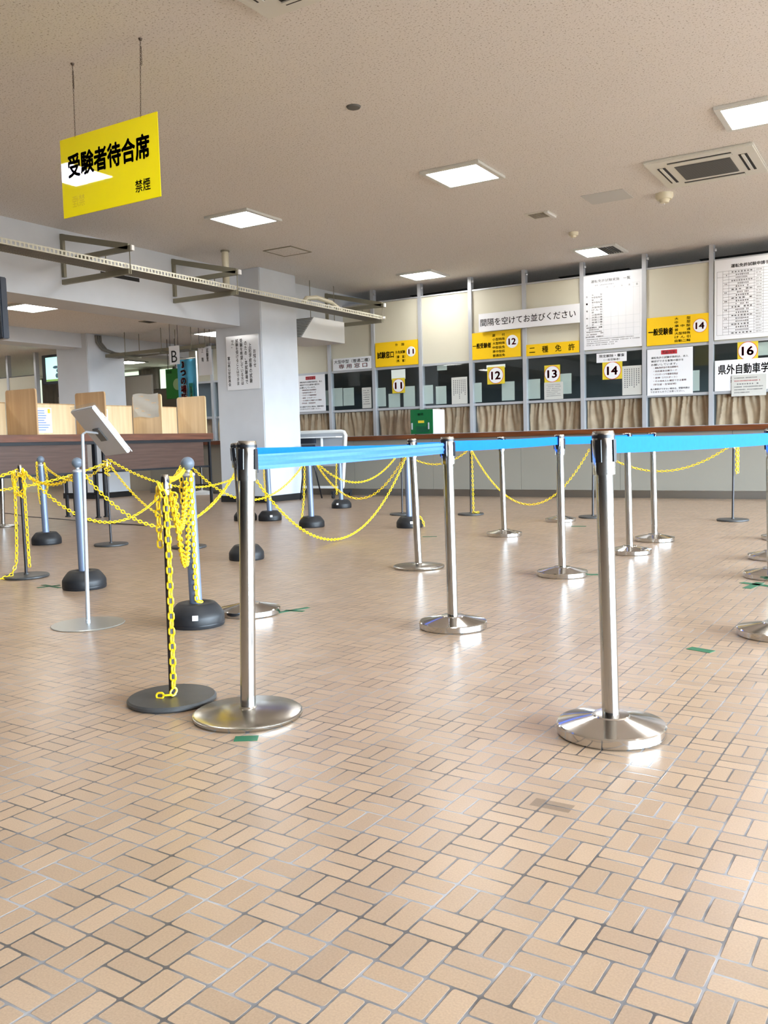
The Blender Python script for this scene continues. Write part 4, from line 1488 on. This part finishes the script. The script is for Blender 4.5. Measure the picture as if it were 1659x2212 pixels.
A_ = R(12)
POST = {}
for key, proto, loc, top, lab, rot in [
    ('front', flat, (-1.900, 2.206), (-1.877, 2.226, .914), 'large chrome belt post with flat disc base, front left', R(8)),
    ('near', cone, (-0.786, 2.575), (-0.803, 2.570, .914), 'large chrome belt post with cone base, front right', R(-8)),
    ('mid', cone, (-1.905, 3.729), (-1.913, 3.724, .914), 'chrome belt post standing in the middle of the lane where two belts join', R(5)),
    ('c', cone, (-1.975, 5.44), (-1.985, 5.437, .914), 'chrome belt post behind the middle one, base touching a green tape mark', 0),
    ('d', cone, (-1.88, 6.66), None, 'chrome belt post close right behind the front right post, nearer of the two', 0),
    ('e', cone, (-1.91, 7.52), None, 'chrome belt post close right behind the front right post, farther of the two', 0),
    ('back', cone, (-3.056, 3.597), (-3.083, 3.575, .90), 'chrome belt post hidden behind the front left post, wide base showing', R(10)),
    ('lean', flat, (-3.03, 5.417), (-3.054, 5.403, .895), 'slightly leaning chrome belt post with thin disc base left of the middle post', 0),
    ('g', cone, (-3.28, 7.50), None, 'small-looking chrome belt post between middle post and the next one right', 0),
    ('h', cone, (-3.27, 8.97), None, 'far chrome belt post whose base shows behind another post', 0),
    ('left', flat, (-9.40, 6.60), None, 'far left chrome post standing under the writing table', 0),
    ('r1', cone, (-0.53, 4.16), None, 'chrome post base cut by the right edge, nearest of the column', 0),
    ('r2', cone, (-0.77, 5.83), None, 'chrome post base cut by the right edge beside the green tape', 0),
    ('r3', cone, (-0.88, 6.69), None, 'chrome post base cut by the right edge, third from the front', 0),
    ('r4', cone, (-0.97, 7.93), None, 'chrome post base cut by the right edge, farthest and smallest', 0),
]:
    POST[key] = (loc, top or (loc[0], loc[1], .914))
    put(proto, loc, lab, rot, top)


def belt(a, b_, za, zb, sag, label, twist=0.0, wav=0.0, m='belt'):
    (ta, tb) = (Vector(POST[a][1]), Vector(POST[b_][1]))
    d = (tb - ta)
    d.z = 0
    L = d.length
    d /= L
    nrm = Vector((-d.y, d.x, 0))
    p0 = Vector((ta.x, ta.y, 0)) + d * .034
    p1 = Vector((tb.x, tb.y, 0)) - d * .034
    n_, m_ = 24, 8
    hgt = .050
    vs = []
    for s_ in (-1, 1):
        for i in range(n_ + 1):
            u = i / n_
            c = p0.lerp(p1, u)
            zt = za + (zb - za) * u - 4 * sag * u * (1 - u)
            for j in range(m_ + 1):
                w = j / m_
                off = wav * math.sin(w * 14 + u * 2.0) + twist * (w - .5) * math.sin(math.pi * min(1, u * 1.4 + .15))
                vs.append(c + nrm * (off + s_ * .0007) + Vector((0, 0, zt - hgt * w)))
    N = (n_ + 1) * (m_ + 1)
    fs = []
    idx = lambda i, j: i * (m_ + 1) + j
    for i in range(n_):
        for j in range(m_):
            q = (idx(i, j), idx(i + 1, j), idx(i + 1, j + 1), idx(i, j + 1))
            fs += [q, tuple(N + k_ for k_ in reversed(q))]
        for j in (0, m_):
            q = (idx(i, j), idx(i + 1, j), N + idx(i + 1, j), N + idx(i, j))
            fs.append(q if j else tuple(reversed(q)))
    t = thing('barrier_belt', label, 'belt', (p0.x, p0.y, za - hgt), group='blue retractable belts')
    MB().add(vs, fs, True).build('webbing', M[m], t)
    for p, z, sg in ((p0, za, 1), (p1, zb, -1)):
        MB().bar(p + Vector((0, 0, z - .060)) , p + Vector((0, 0, z + .008)), .012, .026, ref=nrm).build('end_clip', M['black_plastic'], t)
    return t


belt('back', 'lean', .885, .872, .0, 'bright blue belt behind the striped one, ending at the leaning post')
belt('front', 'mid', .868, .886, .002, 'slack, paler blue belt with lengthwise ripples between front left and middle posts', twist=-.03, wav=.003, m='belt_sheen')
belt('mid', 'c', .894, .900, .004, 'taut blue belt from the middle post to the post behind it')
belt('c', 'd', .900, .900, .003, 'short blue belt piece left of the front right post head')
belt('d', 'e', .900, .900, .002, 'blue belt piece between the two posts behind the front right post')
belt('lean', 'g', .885, .890, .004, 'blue belt running on from the leaning post, mostly hidden')
belt('g', 'h', .890, .890, .003, 'farthest blue belt behind the lane, mostly hidden')
belt('near', 'r1', .897, .893, .004, 'broad blue belt from the front right post to the right edge')


def ball_post(R_=.138):
    t = thing('weighted_chain_post', 'x', 'chain post', (0, 0, 0))
    mb = MB()
    prof = [(0, 0), (R_ - .004, 0), (R_ - .004, 0), (R_, .008), (R_, .050), (R_ * .985, .060), (R_ * .92, .076), (R_ * .82, .094), (R_ * .74, .107), (R_ * .68, .114), (R_ * .64, .116), (R_ * .64, .116), (.050, .117), (.050, .117), (.042, .112), (0, .112)]
    mb.lathe(prof, n=56)
    base = mb.build('base', M['rubber'], t)
    MB().lathe([(R_ + .0012, .016), (R_ + .0012, .021)], n=56).build('groove', M['black_plastic'], base)
    MB().cyl((0, 0, .09), (0, 0, .755), .0315, n=32).build('pole', M['blue_grey'], t)
    MB().lathe([(.0315, .755), (.0335, .757), (.0335, .766), (.024, .772), (.012, .775), (.012, .775), (.012, .80)], n=32).build('collar', M['light_steel'], t)
    prof = []
    for i in range(17):
        a = R(-90 + 180 * i / 16)
        prof.append((max(.034 * math.cos(a), 0), .816 + .034 * math.sin(a)))
    MB().lathe(prof, n=32).build('ball_top', M['ball'], t)
    return t


GB = 'blue-grey ball-topped chain posts'
bp_proto = ball_post()
B = dict(B183=(-4.64, 3.827), B420=(-3.11, 3.25), B534=(-4.54, 5.33), B674=(-5.61, 7.68), B882=(-4.54, 7.94), B582=(-6.60, 8.20), B528=(-6.91, 8.12), B737=(-6.83, 10.06), B100=(-7.195, 5.514))
for key, lab, top in [
    ('B420', 'nearest blue-grey ball post, draped with chain beside the dark post', (-3.121, 3.242, .85)),
    ('B183', 'blue-grey ball post close behind the tablet stand', (-4.643, 3.823, .85)),
    ('B534', 'blue-grey ball post hidden behind the front left chrome post', None),
    ('B100', 'blue-grey ball post at the far left with chain loops at its top', None),
    ('B674', 'blue-grey ball post below the blue belt with a chain hanging to its base', None),
    ('B882', 'blue-grey ball post directly left of the leaning chrome post', None),
    ('B582', 'far blue-grey ball post in front of the near column corner', None),
    ('B528', 'far blue-grey ball post almost hidden by the front left chrome post', None),
    ('B737', 'farthest blue-grey ball post beside the mobile board', None),
]:
    o = put(bp_proto, B[key], lab, 0.0, top, GB)
# price-tag sized white stickers on some of the bases
for key, ang, zz in (('B420', -50, .060), ('B582', -45, .06), ('B882', -52, .06), ('B737', -80, .062)):
    x, y = B[key]
    an = R(ang)
    rr = .138
    c = Vector((x + rr * math.cos(an), y + rr * math.sin(an), zz))
    td = Vector((-math.sin(an), math.cos(an), 0))
    o_par = [q for q in bpy.data.objects if q.parent is None and q.get('group') == GB and abs(q.location.x - x) < 1e-4 and abs(q.location.y - y) < 1e-4][0]
    nrm_ = Vector((math.cos(an), math.sin(an), 0))
    upv = (Vector((0, 0, 1)) - nrm_ * .25).normalized()
    vs = [c + td * a * .014 + upv * b_ * .012 + nrm_ * d for d in (-.006, .0015) for a, b_ in ((-1, -1), (1, -1), (1, 1), (-1, 1))]
    MB().add(vs, [(0, 3, 2, 1), (4, 5, 6, 7), (0, 1, 5, 4), (1, 2, 6, 5), (2, 3, 7, 6), (3, 0, 4, 7)]).build('sticker', M['paper'], o_par)


def dark_post():
    t = thing('chain_post', 'x', 'chain post', (0, 0, 0))
    MB().lathe([(0, 0), (.150, 0), (.150, 0), (.156, .006), (.156, .014), (.150, .020), (.150, .020), (.018, .022), (.018, .022), (.016, .030), (0, .030)], n=56).build('base', M['dark_disc'], t)
    MB().cyl((0, 0, .02), (0, 0, .742), .0105, n=20).build('pole', M['dark_pole'], t)
    MB().lathe([(.0105, .735), (.0155, .735), (.0155, .735), (.0155, .795), (.0155, .795), (.012, .805), (0, .805)], n=24).build('top_cap', M['chrome'], t)
    mb = MB()
    for sg in (1, -1):
        mb.tube([(sg * .012, 0, .755), (sg * .026, 0, .752), (sg * .033, 0, .760), (sg * .033, 0, .772)], .0028, 6)
    mb.build('hook', M['chrome'], t)
    return t


GD = 'dark chain posts on flat discs'
dp_proto = dark_post()
D = dict(C57=(-5.45, 3.99), C240=(-6.45, 5.65), C372=(-2.258, 2.217), C408=(-5.57, 5.76), C867=(-5.40, 9.27), C1018=(-4.57, 9.47), C1280=(-3.08, 9.47), C1582=(-1.62, 9.46), X1=(-5.5, 2.2), X2=(-7.0, 3.2))
for key, lab, top in [
    ('C372', 'nearest dark chain post with a grey disc base touching the front left chrome base', (-2.251, 2.224, .80)),
    ('C57', 'dark chain post at the left edge wrapped in a bundle of yellow chain', None),
    ('C240', 'dark chain post standing below the tablet with knotted chain at its top', None),
    ('C408', 'dark chain post whose disc shows behind the nearest ball post', None),
    ('C867', 'dark chain post behind the ball post left of the leaning chrome post', None),
    ('C1018', 'dark chain post with yellow chain hanging straight down to its disc', None),
    ('C1280', 'dark chain post partly hidden behind the front right post', None),
    ('C1582', 'dark chain post farthest right before the grey counter front', None),
    ('X1', 'dark chain post outside the left edge, nearer of two', None),
    ('X2', 'dark chain post outside the left edge, farther of two', None),
]:
    put(dp_proto, D[key], lab, R(random.uniform(0, 180)), top, GD)

# ================================================================== YELLOW CHAINS
PT = dict(B)
PT.update(D)
GC = 'yellow plastic chains'


def hk(k_):
    return Vector((PT[k_][0], PT[k_][1], .785 if k_[0] == 'B' else .765))


def chain(pts, label, parent=None, fine=True):
    mb = chain_mesh(pts, n=12 if fine else 10, m=6 if fine else 5)
    o = mb.build('plastic_chain', M['chain'], weld=False)
    c = sum((v.co for v in o.data.vertices), Vector()) / len(o.data.vertices)
    for v in o.data.vertices:
        v.co -= c
    o.location = c
    return tag(o, label, 'chain', GC)


def sagpts(a, b_, sag, n_=60):
    a, b_ = Vector(a), Vector(b_)
    return [a.lerp(b_, i / n_) - Vector((0, 0, 4 * sag * (i / n_) * (1 - i / n_))) for i in range(n_ + 1)]


def swag(a, b_, sag, label):
    pa, pb = hk(a), hk(b_)
    if (a, b_) in (('C240', 'B582'), ('B674', 'C867')):
        pa.z += .035
    d = (pb - pa).normalized()
    ra = .030 if a[0] == 'B' else .020
    rb = .030 if b_[0] == 'B' else .020
    if a[0] == 'B':
        pa.z = .745
    if b_[0] == 'B':
        pb.z = .745
    return chain(sagpts(pa + d * (ra + .006), pb - d * (rb + .006), sag), label)


for a, b_, s_, lab in [
    ('C57', 'B183', .085, 'nearly straight yellow chain from the bundled left post to the tablet stand'),
    ('X1', 'C57', .12, 'yellow chain entering from the left edge to the bundled dark post'),
    ('B183', 'B534', .415, 'thick-looking yellow chain sagging from behind the tablet stand toward the front left post'),
    ('C57', 'C408', .45, 'yellow chain sagging low between bundled left post and the hidden dark post'),
    ('C240', 'B528', .632, 'thin-looking yellow chain sagging deepest from the dark post below the tablet'),
    ('C240', 'B582', .302, 'thin-looking, flatter upper yellow chain from the dark post below the tablet'),
    ('C408', 'B674', .393, 'yellow chain crossing low behind the front left post to the post under the belt'),
    ('B534', 'B882', .725, 'big orange-yellow swag hanging lowest under the rippled blue belt'),
    ('B674', 'B882', .442, 'middle yellow swag under the blue belt right of the hanging chain'),
    ('B674', 'C867', .314, 'upper thin yellow swag under the blue belt'),
    ('C867', 'C1018', .156, 'short yellow swag seen between leaning post and middle post'),
    ('C1018', 'C1280', .632, 'yellow swag sagging between two dark posts before the grey counter'),
    ('C1280', 'C1582', .257, 'shallow yellow swag before the grey counter at right'),
    ('B100', 'C240', .146, 'short yellow chain from the far left ball post to the dark post below the tablet'),
    ('X2', 'C240', .199, 'flat yellow chain passing behind the bundled left post'),
]:
    swag(a, b_, s_, lab)

V = Vector
RV, FV = V((.853, .521, 0)), V((-.521, .853, 0))         # sideways and away, as seen from the entrance


def hung(key, offs, zs, label, fwd=-.02, tail=None):
    """a chain hanging down beside a post: sideways offsets against heights"""
    b0 = V((PT[key][0], PT[key][1], 0))
    pts = [b0 + RV * o_ + FV * fwd + V((0, 0, z)) for o_, z in zip(offs, zs)]
    if tail:
        pts += [b0 + RV * o_ + FV * f_ + V((0, 0, z)) for o_, f_, z in tail]
    return chain(pts, label)


hung('C372', [-.002, .016, .018, .016, .014, .012, .012], [.765, .72, .55, .35, .15, .06, .040], 'yellow chain hanging straight down the nearest dark post onto its disc', -.022,
     tail=[(.006, -.03, .030), (-.03, -.035, .030), (-.045, -.03, .029)])
hung('B420', [.012, .012, .010, .010, .014], [.765, .60, .40, .25, .134], 'yellow chain hanging down the front of the nearest ball post to its black base', -.045,
     tail=[(.024, -.05, .128), (.035, -.05, .127)])
pa = hk('C372') + RV * .02 + FV * .01
pb = hk('B420') - RV * .022 - V((0, 0, .03))
chain(sagpts(pa, pb, .205), 'doubled yellow chain loop between nearest dark post and nearest ball post, shorter drape')
chain(sagpts(pa + RV * .012 + FV * .03 - V((0, 0, .035)), pb + RV * .016 - FV * .03 - V((0, 0, .035)), .325), 'yellow chain loop between nearest dark post and nearest ball post, longer drape')
chain(sagpts(pa + V((0, 0, .026)) - RV * .012, pb + V((0, 0, .034)) - RV * .012, .02), 'nearly level yellow chain joining the tops of the nearest dark and ball posts')
hung('C372', [-.022, -.024, -.022], [.75, .66, .55], 'short yellow chain end hanging left of the nearest dark post', .02)
hung('B420', [-.040, -.046, -.040, -.036, -.030], [.765, .70, .60, .55, .53], 'short doubled yellow chain end hanging left of the nearest ball post', -.02)

# wrapped bundle at the left-edge post
hung('C57', [-.04, -.045, -.035, .0, .035, .04, .03, -.01, -.04, -.03, .02, .035, .03, .0], [.75, .70, .64, .60, .63, .70, .75, .72, .66, .60, .58, .64, .70, .74], 'knotted bundle of yellow chain around the left-edge dark post', -.028)
hung('C57', [.03, .034, .036, .036, .038, .038], [.765, .60, .40, .25, .15, .07], 'yellow chain hanging at the right side of the left-edge dark post', -.03)
hung('C57', [-.03, -.034, -.04, -.045, -.055], [.745, .55, .35, .22, .10], 'yellow chain hanging at the left of the left-edge post and trailing off along the floor', -.03,
     tail=[(-.08, -.06, .03), (-.12, -.12, .012), (-.20, -.2, .012), (-.32, -.25, .012)])
hung('B100', [-.045, -.045, -.04, -.03], [.78, .65, .50, .40], 'yellow chain end hanging at the left of the far left ball post', -.02)
hung('B100', [.03, .045, .048, .03], [.77, .66, .56, .50], 'small yellow chain loop at the right of the far left ball post', -.02)
hung('C240', [-.018, .02, -.02, .02, -.02, .02, -.018, .015], [.785, .77, .752, .735, .715, .70, .68, .66], 'knot of yellow chain around the top of the dark post below the tablet', -.022)
hung('B674', [-.05, -.06, -.075, -.10, -.125], [.76, .55, .30, .12, .012], 'yellow chain hanging beside the ball post under the belt down to the floor', -.03,
     tail=[(-.13, -.08, .010)])
hung('B582', [-.045, -.05, -.045, -.04], [.76, .55, .38, .24], 'yellow chain end hanging at the left of the far ball post by the column', -.02)
hung('B737', [-.04, -.055, -.065, -.06], [.77, .55, .35, .20], 'yellow chain end hanging at the farthest ball post beside the mobile board', -.02)
hung('B882', [.10, .135, .15], [.125, .07, .012], 'short yellow chain end lying on the black base behind the leaning post', -.10)
hung('C1018', [.02, .026, .028, .03], [.76, .50, .25, .032], 'yellow chain hanging straight down the dark post before the grey counter', -.02,
     tail=[(.05, -.03, .032), (.10, -.02, .030)])
hung('C1582', [.025, .028, .028, .045, .045, .045], [.76, .62, .49, .49, .62, .76], 'folded yellow chain hanging beside the dark post farthest right', -.02)

# ================================================================== TABLET STAND
t = thing('tablet_stand', 'silver tablet on a thin white pole with a flat round floor plate', 'stand', (-3.65, 3.02, 0))
bx, by = -3.65, 3.02
MB().lathe([(0, 0), (.180, 0), (.184, .003), (.180, .006), (.180, .006), (.02, .007), (0, .007)], (bx, by, 0), 64).build('base_plate', mat('matt_grey_plate', lin(168, 168, 162), .35, .5), t)
ptop = V((bx + .02, by + .012, .977))
MB().cyl((bx, by, .005), ptop, .0105, .0085, n=20).build('pole', M['light_steel'], t)
MB().lathe([(.0125, .0), (.0125, .02), (.0105, .022)], (bx, by, .005), 20).build('pole_collar', M['light_steel'], t)
cen = ptop + RV * .085 + FV * .02 + V((0, 0, .013))
wv = (RV * .73 - FV * .68 + V((0, 0, .06))).normalized()
uv_ = (RV * -.42 - FV * .45 + V((0, 0, .80)))
uv_ = (uv_ - wv * uv_.dot(wv)).normalized()
nv = wv.cross(uv_).normalized()
if nv.dot(RV) < 0:
    nv = -nv


def slab(c, a, b_, th, hw, hh):
    vs = [c + wv * sx * hw + uv_ * sy * hh + nv * (th * k_) for k_ in (a, b_) for sx, sy in ((-1, -1), (1, -1), (1, 1), (-1, 1))]
    return MB().add(vs, [(0, 3, 2, 1), (4, 5, 6, 7), (0, 1, 5, 4), (1, 2, 6, 5), (2, 3, 7, 6), (3, 0, 4, 7)])


slab(cen, -.5, .5, .022, .112, .146).build('tablet_case', M['light_steel'], t, bevel=.004)
slab(cen + nv * .013, -.5, .5, .004, .100, .134).build('screen', M['dark_panel'], t)
slab(cen + uv_ * .004, .45, .75, .016, .120, .155).build('clear_cover', M['clear'], t)
slab(cen - nv * .014 - uv_ * .012, -.5, .5, .006, .030, .038).build('mount_plate', M['grille_dark'], t)
MB().tube([ptop, ptop + RV * .02 + V((0, 0, .012)), cen - nv * .015], .006, 8).build('arm', M['light_steel'], t)

# ================================================================== FLOOR TAPE MARKS
def tape(label, pts, m=None, w=.05):
    mb = MB()
    for (x0, y0), (x1, y1) in zip(pts[0::2], pts[1::2]):
        a, b_ = V((x0, y0, 0)), V((x1, y1, 0))
        s_ = (b_ - a).normalized().cross(V((0, 0, 1))) * (w / 2)
        vs = [a - s_, b_ - s_, b_ + s_, a + s_]
        mb.add([v + V((0, 0, .0004)) for v in vs] + [v + V((0, 0, .0016)) for v in vs], [(0, 3, 2, 1), (4, 5, 6, 7), (0, 1, 5, 4), (1, 2, 6, 5), (2, 3, 7, 6), (3, 0, 4, 7)])
    o = mb.build('floor_tape', m or M['green_tape'])
    tag(o, label, 'tape', 'green tape marks on the floor')
    return o


tape('small green tape mark just below the front left chrome base', [(-1.785, 2.005), (-1.725, 2.045)], w=.045)
tape('straight green tape strip alone on the floor at right', [(-0.815, 3.765), (-0.715, 3.735)], w=.05)
tape('twisted green tape cross by the wide base behind the front left post', [(-2.95, 3.60), (-2.86, 3.86), (-2.93, 3.74), (-2.82, 3.76)], w=.03)
tape('green tape mark between leaning post and the far posts', [(-3.97, 7.18), (-3.85, 7.24)], w=.05)
tape('green tape mark in front of the far base at middle right', [(-2.98, 8.48), (-2.84, 8.52)], w=.07)
tape('green tape mark touching the base of the second post from the middle', [(-1.86, 5.53), (-1.74, 5.56)], w=.05)
tape('green tape cross at the right edge beside a chrome base', [(-0.90, 5.56), (-0.72, 5.48), (-0.84, 5.36), (-0.80, 5.60)], w=.05)
tape('tangled green tape left of the ball post behind the tablet stand', [(-5.02, 3.80), (-4.80, 3.76), (-4.95, 3.70), (-4.90, 3.84)], w=.03)
tape('tiny dark green tape scrap between two chrome bases at right', [(-1.86, 6.96), (-1.80, 6.94)], w=.03)
o = MB().tube([(-12.3, 8.2, .006), (-11.2, 8.0, .006), (-10.4, 7.7, .006), (-9.3, 7.5, .006), (-8.3, 7.3, .006), (-7.6, 7.2, .006)], .006, 6).build('floor_cable', M['black_plastic'])
tag(o, 'thin black cable lying on the floor below the writing tables', 'cable')
